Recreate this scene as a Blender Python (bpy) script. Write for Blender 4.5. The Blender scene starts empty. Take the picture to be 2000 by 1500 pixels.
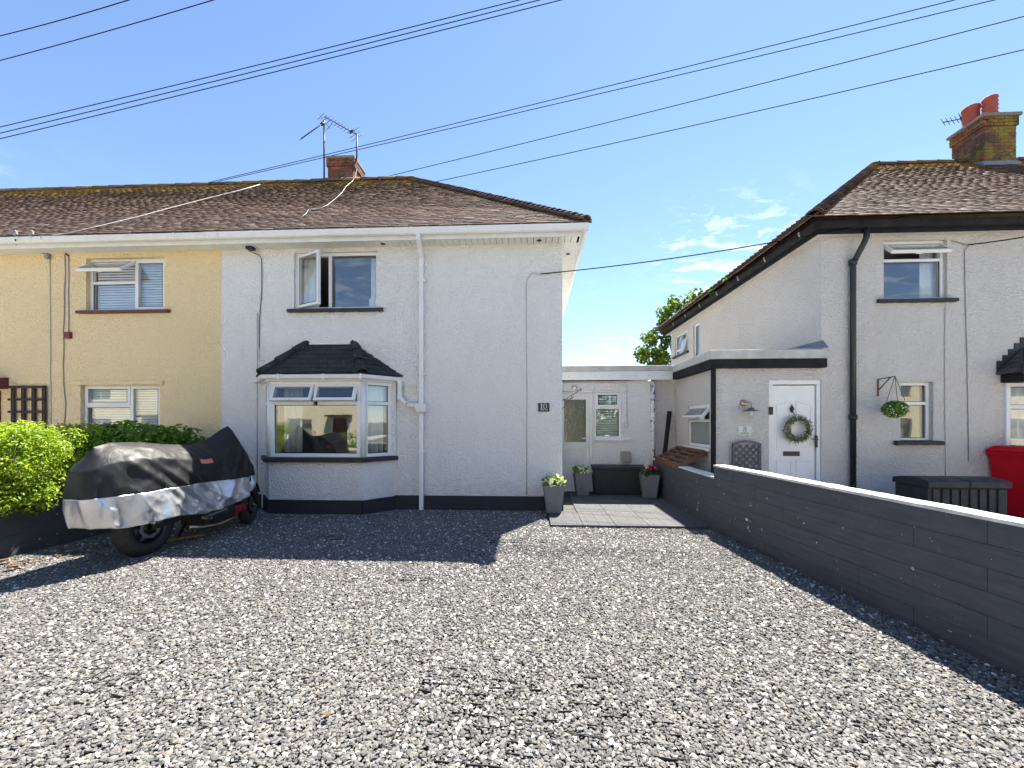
import bpy, bmesh, math, random
import numpy as np
from mathutils import Vector, Matrix, noise as mnoise

random.seed(7); rng = np.random.default_rng(7)
S = bpy.context.scene
R = math.radians
COL = S.collection

# ------------------------------------------------------------------ camera, sky, sun, exposure
TH = R(2.93); FPX = 820.0; CAMH = 1.45; HORIZON = 825.0
ct, st = math.cos(TH), math.sin(TH)
cam = bpy.data.cameras.new("camera"); camo = bpy.data.objects.new("camera", cam); COL.objects.link(camo)
camo.location = (0, 0, CAMH); camo.rotation_euler = (R(90), 0, TH)
cam.sensor_width = 36; cam.lens = 36 * FPX / 2000.0; cam.shift_y = (HORIZON - 750) / 2000.0
cam.clip_start = 0.05; cam.clip_end = 3000
S.camera = camo

SUN_EL, SUN_AZ = R(60.5), R(30.0)          # azimuth from +Y towards +X
sund = Vector((math.sin(SUN_AZ) * math.cos(SUN_EL), math.cos(SUN_AZ) * math.cos(SUN_EL), math.sin(SUN_EL)))
W = bpy.data.worlds.new("World"); S.world = W; W.use_nodes = True
nt = W.node_tree; nt.nodes.clear()
def wn(t, **k):
    n = nt.nodes.new(t)
    for a, b in k.items(): setattr(n, a, b)
    return n
wl = nt.links.new
sky = wn('ShaderNodeTexSky', sky_type='NISHITA', sun_disc=False)
sky.sun_elevation = SUN_EL; sky.sun_rotation = SUN_AZ
sky.altitude = 20; sky.air_density = 0.8; sky.dust_density = 0.05; sky.ozone_density = 2.6
geo = wn('ShaderNodeTexCoord')
sep = wn('ShaderNodeSeparateXYZ'); wl(geo.outputs['Generated'], sep.inputs[0])
def wmath(op, a, b=None, clamp=False):
    n = wn('ShaderNodeMath', operation=op, use_clamp=clamp)
    for i, x in enumerate((a, b)):
        if x is None: continue
        if isinstance(x, (int, float)): n.inputs[i].default_value = x
        else: wl(x, n.inputs[i])
    return n.outputs[0]
zc = wmath('MAXIMUM', sep.outputs[2], 0.02)
px_ = wmath('DIVIDE', sep.outputs[0], wmath('ADD', zc, 0.12)); py_ = wmath('DIVIDE', sep.outputs[1], wmath('ADD', zc, 0.12))
cmb = wn('ShaderNodeCombineXYZ'); wl(px_, cmb.inputs[0]); wl(py_, cmb.inputs[1])
n1 = wn('ShaderNodeTexNoise'); n1.inputs['Scale'].default_value = 8.0; n1.inputs['Detail'].default_value = 9; n1.inputs['Roughness'].default_value = 0.62
n1.inputs['Distortion'].default_value = 0.5
mp = wn('ShaderNodeMapping'); mp.inputs['Location'].default_value = (2.2, 5.5, 0); mp.inputs['Scale'].default_value = (1.0, 1.35, 1)
wl(cmb.outputs[0], mp.inputs[0]); wl(mp.outputs[0], n1.inputs['Vector'])
rmp = wn('ShaderNodeMapRange'); rmp.inputs[1].default_value = 0.50; rmp.inputs[2].default_value = 0.62; wl(n1.outputs['Fac'], rmp.inputs[0])
low = wn('ShaderNodeMapRange'); low.inputs[1].default_value = 0.46; low.inputs[2].default_value = 0.30; wl(sep.outputs[2], low.inputs[0])
# broken fair-weather cloud banks: low round the whole horizon, denser in a few places
banks = None
for az, el, rad in ((24.2, 21.5, 9.5), (11, 5, 8), (150, 22, 20), (215, 30, 22), (290, 16, 18)):
    d = Vector((math.sin(R(az)) * math.cos(R(el)), math.cos(R(az)) * math.cos(R(el)), math.sin(R(el))))
    vd = wn('ShaderNodeVectorMath', operation='DOT_PRODUCT'); vd.inputs[1].default_value = d; wl(geo.outputs['Generated'], vd.inputs[0])
    m = wn('ShaderNodeMapRange', interpolation_type='SMOOTHSTEP'); m.inputs[1].default_value = math.cos(R(rad)); m.inputs[2].default_value = math.cos(R(rad * 0.3)); wl(vd.outputs['Value'], m.inputs[0])
    banks = m.outputs[0] if banks is None else wmath('MAXIMUM', banks, m.outputs[0])
cm = wmath('MULTIPLY', wmath('MULTIPLY', rmp.outputs[0], low.outputs[0]), wmath('ADD', wmath('MULTIPLY', banks, 0.7), 0.03), True)
mixc = wn('ShaderNodeMix', data_type='RGBA'); wl(cm, mixc.inputs['Factor']); wl(sky.outputs[0], mixc.inputs['A']); mixc.inputs['B'].default_value = (5.6, 6.0, 6.6, 1)
bg = wn('ShaderNodeBackground'); bg.inputs['Strength'].default_value = 0.071; wl(mixc.outputs['Result'], bg.inputs[0])
wo = wn('ShaderNodeOutputWorld'); wl(bg.outputs[0], wo.inputs[0])
sl = bpy.data.lights.new("sun", 'SUN'); sl.energy = 4.5; sl.angle = R(0.53); sl.color = (1.0, 0.94, 0.85)
so = bpy.data.objects.new("sun", sl); COL.objects.link(so); so.rotation_euler = sund.to_track_quat('Z', 'Y').to_euler(); so.location = (10, 15, 30)
vs = S.view_settings; vs.view_transform = 'Standard'; vs.look = 'None'; vs.gamma = 1; vs.use_curve_mapping = False; vs.exposure = 2.03
S.cycles.max_bounces = 8; S.cycles.diffuse_bounces = 4; S.cycles.transparent_max_bounces = 24; S.cycles.caustics_reflective = False; S.cycles.caustics_refractive = False

# ------------------------------------------------------------------ pixel -> place helpers (photograph is 2000 x 1500)
def ray(u, v):
    a = (u - 1000) / FPX
    return Vector((a * ct - st, a * st + ct, (HORIZON - v) / FPX))
def onY(u, v, Y): r = ray(u, v); t = Y / r.y; return Vector((r.x * t, Y, CAMH + r.z * t))
def onX(u, v, X): r = ray(u, v); t = X / r.x; return Vector((X, r.y * t, CAMH + r.z * t))
def onZ(u, v, Z=0.0): r = ray(u, v); t = (Z - CAMH) / r.z; return Vector((r.x * t, r.y * t, Z))
def onRoof(u, v, off=.07):
    k = 3.06 / 3.95; r = ray(u, v); t = (4.53 + off - 6.55 * k - CAMH) / (r.z - k * r.y); return Vector((r.x * t, r.y * t, CAMH + r.z * t))
def atD(u, v, d): r = ray(u, v); return Vector((r.x * d, r.y * d, CAMH + r.z * d))
def rectY(u0, v0, u1, v1, Y):
    a = onY(u0, (v0 + v1) / 2, Y); b = onY(u1, (v0 + v1) / 2, Y); um = (u0 + u1) / 2
    return a.x, b.x, onY(um, v1, Y).z, onY(um, v0, Y).z

# ------------------------------------------------------------------ materials
MATS = {}
def base(name, col, rough=0.6, metal=0.0, spec=0.5):
    m = bpy.data.materials.new(name); m.use_nodes = True
    p = m.node_tree.nodes['Principled BSDF']
    p.inputs['Base Color'].default_value = (*col, 1); p.inputs['Roughness'].default_value = rough; p.inputs['Metallic'].default_value = metal
    p.inputs['Specular IOR Level'].default_value = spec
    MATS[name] = m
    return m, m.node_tree, p
def nd(t, ty, **ins):
    n = t.nodes.new(ty)
    for k, v in ins.items(): n.inputs[k.replace('_', ' ')].default_value = v
    return n
def noise(t, scale, detail=3, rough=0.5, vec=None, dist=0.0):
    n = nd(t, 'ShaderNodeTexNoise', Scale=scale, Detail=detail, Roughness=rough, Distortion=dist)
    if vec is None:
        c = t.nodes.new('ShaderNodeNewGeometry'); vec = c.outputs['Position']
    t.links.new(vec, n.inputs['Vector']); return n.outputs['Fac']
def objvec(t, scale=(1, 1, 1), rot=(0, 0, 0)):
    c = t.nodes.new('ShaderNodeNewGeometry'); m = t.nodes.new('ShaderNodeMapping'); m.inputs['Scale'].default_value = scale; m.inputs['Rotation'].default_value = rot
    t.links.new(c.outputs['Position'], m.inputs[0]); return m.outputs[0]
def ramp(t, fac, stops):
    r = t.nodes.new('ShaderNodeValToRGB'); e = r.color_ramp.elements
    while len(e) < len(stops): e.new(0.5)
    for i, (p, c) in enumerate(stops): e[i].position = p; e[i].color = (*c, 1)
    t.links.new(fac, r.inputs[0]); return r.outputs[0]
def mix(t, fac, a, b, mode='MIX'):
    n = t.nodes.new('ShaderNodeMix'); n.data_type = 'RGBA'; n.blend_type = mode
    for key, x in (('Factor', fac), ('A', a), ('B', b)):
        s = [i for i in n.inputs if i.name == key and i.enabled][0]
        if isinstance(x, (int, float)): s.default_value = x
        elif isinstance(x, tuple): s.default_value = (*x, 1)
        else: t.links.new(x, s)
    return [o for o in n.outputs if o.enabled][0]
def mth(t, op, a, b=0.0, clamp=False):
    n = t.nodes.new('ShaderNodeMath'); n.operation = op; n.use_clamp = clamp
    for i, x in enumerate((a, b)):
        if isinstance(x, (int, float)): n.inputs[i].default_value = x
        else: t.links.new(x, n.inputs[i])
    return n.outputs[0]
def mrange(t, f, a, b, c=0.0, d=1.0):
    n = t.nodes.new('ShaderNodeMapRange'); n.inputs[1].default_value = a; n.inputs[2].default_value = b; n.inputs[3].default_value = c; n.inputs[4].default_value = d
    t.links.new(f, n.inputs[0]); return n.outputs[0]
def bump(t, p, h, strength=0.5, dist=0.01):
    b = t.nodes.new('ShaderNodeBump'); b.inputs['Strength'].default_value = strength; b.inputs['Distance'].default_value = dist
    t.links.new(h, b.inputs['Height']); t.links.new(b.outputs[0], p.inputs['Normal'])
def setc(t, p, c): t.links.new(c, p.inputs['Base Color'])
def rnd(t):
    g = t.nodes.new('ShaderNodeNewGeometry'); o = t.nodes.new('ShaderNodeObjectInfo')
    return mth(t, 'FRACT', mth(t, 'ADD', g.outputs['Random Per Island'], o.outputs['Random']))

def roughcast(name, col, dirt, s=1.0):
    m, t, p = base(name, col, 0.9, spec=0.2)
    big = noise(t, 0.9, 4, 0.6); strk = noise(t, 1.0, 4, 0.6, objvec(t, (7, 7, 0.7)))
    c = mix(t, mrange(t, big, 0.45, 0.75, 0, 0.4), col, dirt)
    c = mix(t, mrange(t, strk, 0.58, 0.82, 0, 0.4), c, dirt)
    sz_ = t.nodes.new('ShaderNodeSeparateXYZ'); tc_ = t.nodes.new('ShaderNodeTexCoord'); t.links.new(tc_.outputs['Object'], sz_.inputs[0])
    spl = mth(t, 'MULTIPLY', mrange(t, sz_.outputs[2], 0.62, 0.24, 0, 1), mrange(t, noise(t, 5, 5, 0.7), 0.4, 0.7))
    c = mix(t, mth(t, 'MULTIPLY', spl, 0.55), c, tuple(x * 0.7 for x in dirt))
    run = noise(t, 1.0, 5, 0.7, objvec(t, (16, 16, 0.35)))
    c = mix(t, mrange(t, run, 0.62, 0.78, 0, 0.35), c, tuple(x * 0.72 for x in dirt))
    v = nd(t, 'ShaderNodeTexVoronoi', Scale=42.0 * s); v.feature = 'SMOOTH_F1'; v.inputs['Smoothness'].default_value = 0.4
    warp = nd(t, 'ShaderNodeTexNoise', Scale=20.0 * s, Detail=2)
    co = t.nodes.new('ShaderNodeTexCoord'); t.links.new(co.outputs['Object'], warp.inputs['Vector'])
    add = t.nodes.new('ShaderNodeVectorMath'); add.operation = 'MULTIPLY_ADD'; add.inputs[1].default_value = (0.05, 0.05, 0.05)
    t.links.new(warp.outputs['Color'], add.inputs[0]); t.links.new(co.outputs['Object'], add.inputs[2]); t.links.new(add.outputs[0], v.inputs['Vector'])
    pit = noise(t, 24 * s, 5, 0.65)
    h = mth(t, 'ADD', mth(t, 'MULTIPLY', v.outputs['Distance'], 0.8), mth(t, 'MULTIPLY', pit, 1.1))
    c = mix(t, mrange(t, pit, 0.37, 0.28, 0, 0.5), c, tuple(x * 0.62 for x in dirt))     # dirt in the dash, with extra relief shade put into the pit colour
    setc(t, p, c); bump(t, p, h, 1.0, 0.028)
    return m
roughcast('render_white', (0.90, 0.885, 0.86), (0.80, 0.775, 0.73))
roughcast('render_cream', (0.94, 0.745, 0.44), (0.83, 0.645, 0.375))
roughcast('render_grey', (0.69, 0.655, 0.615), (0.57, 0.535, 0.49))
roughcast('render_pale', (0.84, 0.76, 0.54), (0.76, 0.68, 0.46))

def simple(name, col, rough=0.5, metal=0.0, var=0.12, vs_=6.0, bs=0.0, bscale=40.0, spec=0.5):
    m, t, p = base(name, col, rough, metal, spec)
    f = noise(t, vs_, 4, 0.6)
    setc(t, p, mix(t, mrange(t, f, 0.3, 0.75), tuple(c * (1 + var * .4) for c in col), tuple(c * (1 - var) for c in col)))
    t.links.new(mrange(t, noise(t, vs_ * 2.3, 3), 0.3, 0.7, rough * 0.85, min(1, rough * 1.2)), p.inputs['Roughness'])
    if bs: bump(t, p, noise(t, bscale, 4, 0.6), bs, 0.004)
    return m
simple('upvc', (0.80, 0.80, 0.79), 0.32, var=0.06)
simple('upvc_old', (0.77, 0.76, 0.71), 0.4, var=0.12)
simple('fascia_grey', (0.50, 0.50, 0.47), 0.7, var=0.25, bs=0.3)
simple('black_gutter', (0.020, 0.020, 0.022), 0.8, var=0.4, vs_=3, bs=0.2, spec=0.2)
simple('black_sill', (0.024, 0.026, 0.030), 0.62, var=0.3, bs=0.6, bscale=60)
simple('maroon_sill', (0.12, 0.032, 0.026), 0.55, var=0.3, bs=0.3)
simple('maroon', (0.16, 0.028, 0.02), 0.5)
simple('dark_metal', (0.03, 0.03, 0.034), 0.6, 0.1)
simple('galvanised', (0.16, 0.155, 0.15), 0.55, 0.5)
simple('steel', (0.6, 0.6, 0.6), 0.3, 1.0)
simple('copper', (0.42, 0.33, 0.25), 0.35, 1.0)
simple('rusty_iron', (0.17, 0.11, 0.07), 0.75, 0.3, var=0.5, vs_=30)
simple('wire_black', (0.010, 0.010, 0.012), 1.0, spec=0.0)
simple('wire_white', (0.55, 0.52, 0.50), 0.7)
simple('cable_grey', (0.30, 0.29, 0.28), 0.6)
simple('interior', (0.5, 0.47, 0.44), 0.9)
simple('curtain_pale', (0.84, 0.83, 0.81), 0.9, var=0.1)
simple('blind_white', (0.84, 0.84, 0.82), 0.6)
simple('plastic_dark', (0.019, 0.020, 0.023), 0.6, var=0.15, bs=0.25, bscale=120)
simple('planter_grey', (0.17, 0.175, 0.19), 0.6, var=0.12, bs=0.25, bscale=160)
simple('soil', (0.03, 0.02, 0.014), 1.0, var=0.5, vs_=60)
simple('bin_red', (0.60, 0.006, 0.016), 0.6, var=0.08, spec=0.15)
simple('slate', (0.035, 0.037, 0.042), 0.55, var=0.2, vs_=30)
simple('paint_white', (0.85, 0.85, 0.84), 0.5, var=0.05)
simple('coping_white', (0.66, 0.65, 0.62), 0.8, var=0.45, vs_=7, bs=0.5)
simple('plaque_pale', (0.62, 0.70, 0.62), 0.25, var=0.05)
simple('ink', (0.02, 0.025, 0.03), 0.5)
simple('lattice_grey', (0.14, 0.135, 0.15), 0.8, var=0.35, vs_=14, bs=0.4)
simple('lattice_brown', (0.052, 0.030, 0.026), 0.8, var=0.35, vs_=14, bs=0.4)
simple('tyre', (0.022, 0.021, 0.021), 0.75, var=0.35, vs_=12)
simple('rim_black', (0.012, 0.012, 0.013), 0.35)
simple('engine', (0.055, 0.053, 0.052), 0.45, 0.7, var=0.4, vs_=20)
simple('fairing_red', (0.32, 0.012, 0.016), 0.3)
simple('blue_plastic', (0.03, 0.16, 0.42), 0.4)
simple('tag_orange', (0.72, 0.20, 0.14), 0.6)
simple('clay_pot', (0.42, 0.085, 0.045), 0.7, var=0.3, vs_=10)
simple('mortar', (0.24, 0.21, 0.18), 0.95, var=0.3, vs_=25, bs=0.5)
simple('lead', (0.24, 0.25, 0.27), 0.6, 0.3, var=0.3)
simple('asphalt', (0.055, 0.055, 0.056), 0.9, var=0.3, vs_=8, bs=0.5, bscale=150)
simple('concrete', (0.42, 0.40, 0.37), 0.9, var=0.25, vs_=3, bs=0.4)
simple('terrain', (0.09, 0.10, 0.05), 1.0, var=0.4, vs_=0.5)
simple('drive_base', (0.075, 0.073, 0.070), 1.0, var=0.5, vs_=40, bs=0.8, bscale=60)
simple('grid_plastic', (0.014, 0.014, 0.015), 0.6)
simple('dead_leaf', (0.15, 0.08, 0.03), 0.8, var=0.4, vs_=25)
simple('twig', (0.10, 0.065, 0.04), 0.9, var=0.3)
simple('letterplate', (0.012, 0.012, 0.013), 0.4)

def painted_block():
    m, t, p = base('block_paint', (0.032, 0.034, 0.039), 0.6, spec=0.35)
    g = noise(t, 1.0, 6, 0.7, objvec(t, (3, 3, 26)))
    c = mix(t, mrange(t, g, 0.35, 0.7), (0.052, 0.055, 0.066), (0.082, 0.086, 0.098))
    chip = noise(t, 4.5, 5, 0.75)
    c = mix(t, mrange(t, chip, 0.655, 0.668, 0, 1), c, (0.62, 0.61, 0.58))
    chip2 = noise(t, 13, 3, 0.7)
    c = mix(t, mrange(t, chip2, 0.69, 0.705, 0, 0.8), c, (0.55, 0.55, 0.53))
    setc(t, p, c); bump(t, p, mth(t, 'ADD', g, mth(t, 'MULTIPLY', noise(t, 70, 4, 0.6), 0.6)), 0.7, 0.006)
painted_block()
def plinth():
    m, t, p = base('plinth_paint', (0.022, 0.025, 0.032), 0.62, spec=0.3)
    g = noise(t, 1.0, 6, 0.7, objvec(t, (3, 3, 30)))
    setc(t, p, mix(t, g, (0.017, 0.019, 0.025), (0.032, 0.035, 0.042))); bump(t, p, g, 0.8, 0.008)
plinth()
def tile_mat(name, cols, moss):
    m, t, p = base(name, cols[0], 0.85, spec=0.25)
    r = rnd(t)
    c = ramp(t, r, [(0.0, cols[0]), (0.3, cols[1]), (0.62, cols[2]), (1.0, cols[3])])
    f = noise(t, 7, 5, 0.7)
    c = mix(t, mrange(t, f, 0.45, 0.75, 0, 0.6), c, tuple(x * 0.45 for x in cols[0]))
    lich = noise(t, 26, 3, 0.7)
    c = mix(t, mrange(t, lich, 0.62, 0.72, 0, 0.55), c, (0.36, 0.31, 0.24))
    co = t.nodes.new('ShaderNodeNewGeometry'); sx = t.nodes.new('ShaderNodeSeparateXYZ'); t.links.new(co.outputs['Position'], sx.inputs[0])
    hgt = mth(t, 'MINIMUM', mrange(t, sx.outputs[2], 6.5, 7.35, -0.05, 0.30), mrange(t, sx.outputs[2], 7.5, 7.66, 0.30, -0.05))                      # moss grows towards the ridge
    ms = nd(t, 'ShaderNodeTexNoise', Scale=1.7, Detail=6, Roughness=0.72); t.links.new(co.outputs['Position'], ms.inputs['Vector'])
    mf = mrange(t, mth(t, 'ADD', ms.outputs['Fac'], hgt), 0.66, 0.80, 0, 0.85)
    c = mix(t, mf, c, moss)
    setc(t, p, c); bump(t, p, noise(t, 55, 4, 0.7), 0.6, 0.006)
tile_mat('tile_brown', [(0.118, 0.072, 0.054), (0.165, 0.110, 0.086), (0.084, 0.061, 0.051), (0.24, 0.178, 0.142)], (0.25, 0.17, 0.035))
tile_mat('tile_grey', [(0.075, 0.066, 0.06), (0.11, 0.095, 0.085), (0.05, 0.046, 0.043), (0.15, 0.13, 0.115)], (0.1, 0.09, 0.05))
tile_mat('tile_dark', [(0.034, 0.036, 0.042), (0.044, 0.046, 0.052), (0.030, 0.032, 0.037), (0.052, 0.054, 0.060)], (0.03, 0.03, 0.03))
def brick_mat():
    m, t, p = base('brick', (0.25, 0.09, 0.05), 0.9, spec=0.2)
    c = ramp(t, rnd(t), [(0, (0.24, 0.085, 0.045)), (0.4, (0.17, 0.075, 0.05)), (0.7, (0.30, 0.13, 0.065)), (1, (0.10, 0.06, 0.05))])
    co = t.nodes.new('ShaderNodeNewGeometry'); ms = nd(t, 'ShaderNodeTexNoise', Scale=1.6, Detail=5, Roughness=0.6); t.links.new(co.outputs['Position'], ms.inputs['Vector'])
    sx = t.nodes.new('ShaderNodeSeparateXYZ'); t.links.new(co.outputs['Position'], sx.inputs[0])
    e = mrange(t, sx.outputs[0], 9.9, 10.9, -0.10, 0.22)
    c = mix(t, mrange(t, mth(t, 'ADD', ms.outputs['Fac'], e), 0.52, 0.64, 0, 0.85), c, (0.27, 0.21, 0.03))
    dk = nd(t, 'ShaderNodeTexNoise', Scale=3.0, Detail=5, Roughness=0.7); t.links.new(co.outputs['Position'], dk.inputs['Vector'])
    c = mix(t, mrange(t, dk.outputs['Fac'], 0.48, 0.62, 0, 0.8), c, (0.045, 0.036, 0.030))
    setc(t, p, c); bump(t, p, noise(t, 60, 4, 0.7), 0.7, 0.006)
brick_mat()
def wood(name, a, b):
    m, t, p = base(name, a, 0.75, spec=0.3)
    g = noise(t, 1.0, 5, 0.65, objvec(t, (40, 3, 40)))
    c = mix(t, mrange(t, g, 0.3, 0.7), a, b); r = rnd(t)
    setc(t, p, mix(t, mrange(t, r, 0, 1, 0, 0.35), c, tuple(x * 0.5 for x in a))); bump(t, p, g, 0.5, 0.004)
wood('pallet_wood', (0.115, 0.052, 0.032), (0.20, 0.105, 0.065)); wood('board_wood', (0.22, 0.15, 0.075), (0.34, 0.25, 0.14))
def stone():
    m, t, p = base('gravel_stone', (0.2, 0.2, 0.2), 0.8, spec=0.3)
    o = t.nodes.new('ShaderNodeObjectInfo')
    c = ramp(t, o.outputs['Random'], [(0, (0.075, 0.075, 0.076)), (0.28, (0.115, 0.113, 0.110)), (0.55, (0.156, 0.151, 0.143)), (0.84, (0.208, 0.200, 0.187)), (0.93, (0.19, 0.165, 0.13)), (0.95, (0.56, 0.55, 0.53)), (1.0, (0.70, 0.69, 0.67))])
    c = mix(t, mrange(t, noise(t, 1.6, 4, 0.6), 0.35, 0.75, 0, 0.15), c, (0.14, 0.13, 0.12)); setc(t, p, c)
stone()
def slabm():
    m, t, p = base('slab_stone', (0.23, 0.23, 0.23), 0.85, spec=0.25)
    co = t.nodes.new('ShaderNodeTexCoord'); br = nd(t, 'ShaderNodeTexBrick', Scale=1.0, Mortar_Size=0.004, Brick_Width=0.15, Row_Height=0.15, Bias=0.0)
    br.offset = 0.33; br.inputs['Color1'].default_value = (1, 1, 1, 1); br.inputs['Color2'].default_value = (0.86, 0.86, 0.86, 1); br.inputs['Mortar'].default_value = (0.45, 0.45, 0.45, 1)
    t.links.new(co.outputs['Object'], br.inputs['Vector'])
    c = mix(t, mrange(t, noise(t, 4, 5, 0.65), 0.3, 0.7), (0.112, 0.112, 0.113), (0.084, 0.086, 0.09))
    c = mix(t, mrange(t, rnd(t), 0, 1, 0, 0.35), c, (0.085, 0.086, 0.09)); c = mix(t, 1.0, c, br.outputs['Color'], 'MULTIPLY')
    setc(t, p, c); bump(t, p, mth(t, 'ADD', br.outputs['Color'], noise(t, 60, 4)), 0.5, 0.004)
slabm()
def fabric(name, col, rough, metal, spec):
    m, t, p = base(name, col, rough, metal, spec)
    w = noise(t, 9, 5, 0.7, dist=1.5)
    setc(t, p, mix(t, w, tuple(c * 0.8 for c in col), tuple(min(1, c * 1.2) for c in col))); bump(t, p, w, 0.35, 0.010)
fabric('cover_black', (0.013, 0.013, 0.014), 0.5, 0.0, 0.35); fabric('cover_silver', (0.58, 0.58, 0.59), 0.33, 0.75, 0.5)
def leafm(name, a, b, c_, trans=0.35, rough=0.5):
    m = bpy.data.materials.new(name); m.use_nodes = True; t = m.node_tree; MATS[name] = m
    p = t.nodes['Principled BSDF']; p.inputs['Roughness'].default_value = rough; p.inputs['Specular IOR Level'].default_value = 0.35
    g = t.nodes.new('ShaderNodeNewGeometry')
    c = ramp(t, g.outputs['Random Per Island'], [(0, a), (0.55, b), (1, c_)]); setc(t, p, c)
    tr = t.nodes.new('ShaderNodeBsdfTranslucent'); t.links.new(mix(t, 1.0, c, (1.2, 1.3, 0.5), 'MULTIPLY'), tr.inputs[0])
    ms = t.nodes.new('ShaderNodeMixShader'); ms.inputs[0].default_value = trans
    t.links.new(p.outputs[0], ms.inputs[1]); t.links.new(tr.outputs[0], ms.inputs[2])
    t.links.new(ms.outputs[0], t.nodes['Material Output'].inputs[0])
leafm('leaf_golden', (0.13, 0.22, 0.02), (0.27, 0.38, 0.03), (0.42, 0.50, 0.045), 0.4)
leafm('leaf_laurel', (0.07, 0.16, 0.018), (0.13, 0.26, 0.028), (0.25, 0.38, 0.04), 0.35, 0.32)
leafm('leaf_tree', (0.06, 0.11, 0.014), (0.12, 0.18, 0.02), (0.24, 0.28, 0.03), 0.4)
leafm('leaf_dark', (0.02, 0.06, 0.015), (0.04, 0.11, 0.025), (0.08, 0.18, 0.04), 0.25)
leafm('leaf_sage', (0.11, 0.15, 0.07), (0.20, 0.23, 0.12), (0.32, 0.32, 0.22), 0.25)
leafm('petal_white', (0.70, 0.70, 0.60), (0.80, 0.80, 0.72), (0.82, 0.80, 0.55), 0.3)
leafm('petal_red', (0.55, 0.01, 0.02), (0.62, 0.03, 0.04), (0.7, 0.05, 0.06), 0.2)
leafm('petal_pink', (0.5, 0.02, 0.2), (0.6, 0.05, 0.28), (0.7, 0.10, 0.35), 0.2)
leafm('petal_blush', (0.6, 0.42, 0.4), (0.7, 0.6, 0.55), (0.75, 0.7, 0.66), 0.2)

def glassm(name, ior, tint=(0.93, 0.95, 0.94), rip=0.06):
    m = bpy.data.materials.new(name); m.use_nodes = True; t = m.node_tree; t.nodes.clear(); MATS[name] = m
    f0 = ((ior - 1) / (ior + 1)) ** 2; lwt = t.nodes.new('ShaderNodeLayerWeight'); lwt.inputs[0].default_value = 0.5; frs = mth(t, 'ADD', mth(t, 'MULTIPLY', mth(t, 'POWER', lwt.outputs['Facing'], 5.0), 1 - f0), f0, True); tr = t.nodes.new('ShaderNodeBsdfTransparent'); tr.inputs[0].default_value = (*tint, 1)
    gl = t.nodes.new('ShaderNodeBsdfGlossy'); gl.inputs['Roughness'].default_value = 0.0; gl.inputs[0].default_value = (1, 1, 1, 1)
    b = t.nodes.new('ShaderNodeBump'); b.inputs['Strength'].default_value = rip; b.inputs['Distance'].default_value = 0.01
    t.links.new(noise(t, 2.2 if rip < .3 else 22, 2), b.inputs['Height']); t.links.new(b.outputs[0], gl.inputs['Normal'])
    ms = t.nodes.new('ShaderNodeMixShader'); t.links.new(frs, ms.inputs[0]); t.links.new(tr.outputs[0], ms.inputs[1]); t.links.new(gl.outputs[0], ms.inputs[2])
    o = t.nodes.new('ShaderNodeOutputMaterial'); t.links.new(ms.outputs[0], o.inputs[0])
glassm('glass', 2.0)
glassm('lamp_glass', 1.45)
glassm('glass_rippled', 1.8, (0.6, 0.63, 0.6), 0.5)
m_, t_, p_ = base('glass_frosted', (0.5, 0.53, 0.52), 0.18, spec=0.6); p_.inputs['Transmission Weight'].default_value = 0.55
bump(t_, p_, noise(t_, 26, 4, 0.6, dist=2.0), 0.5, 0.01)

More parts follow.
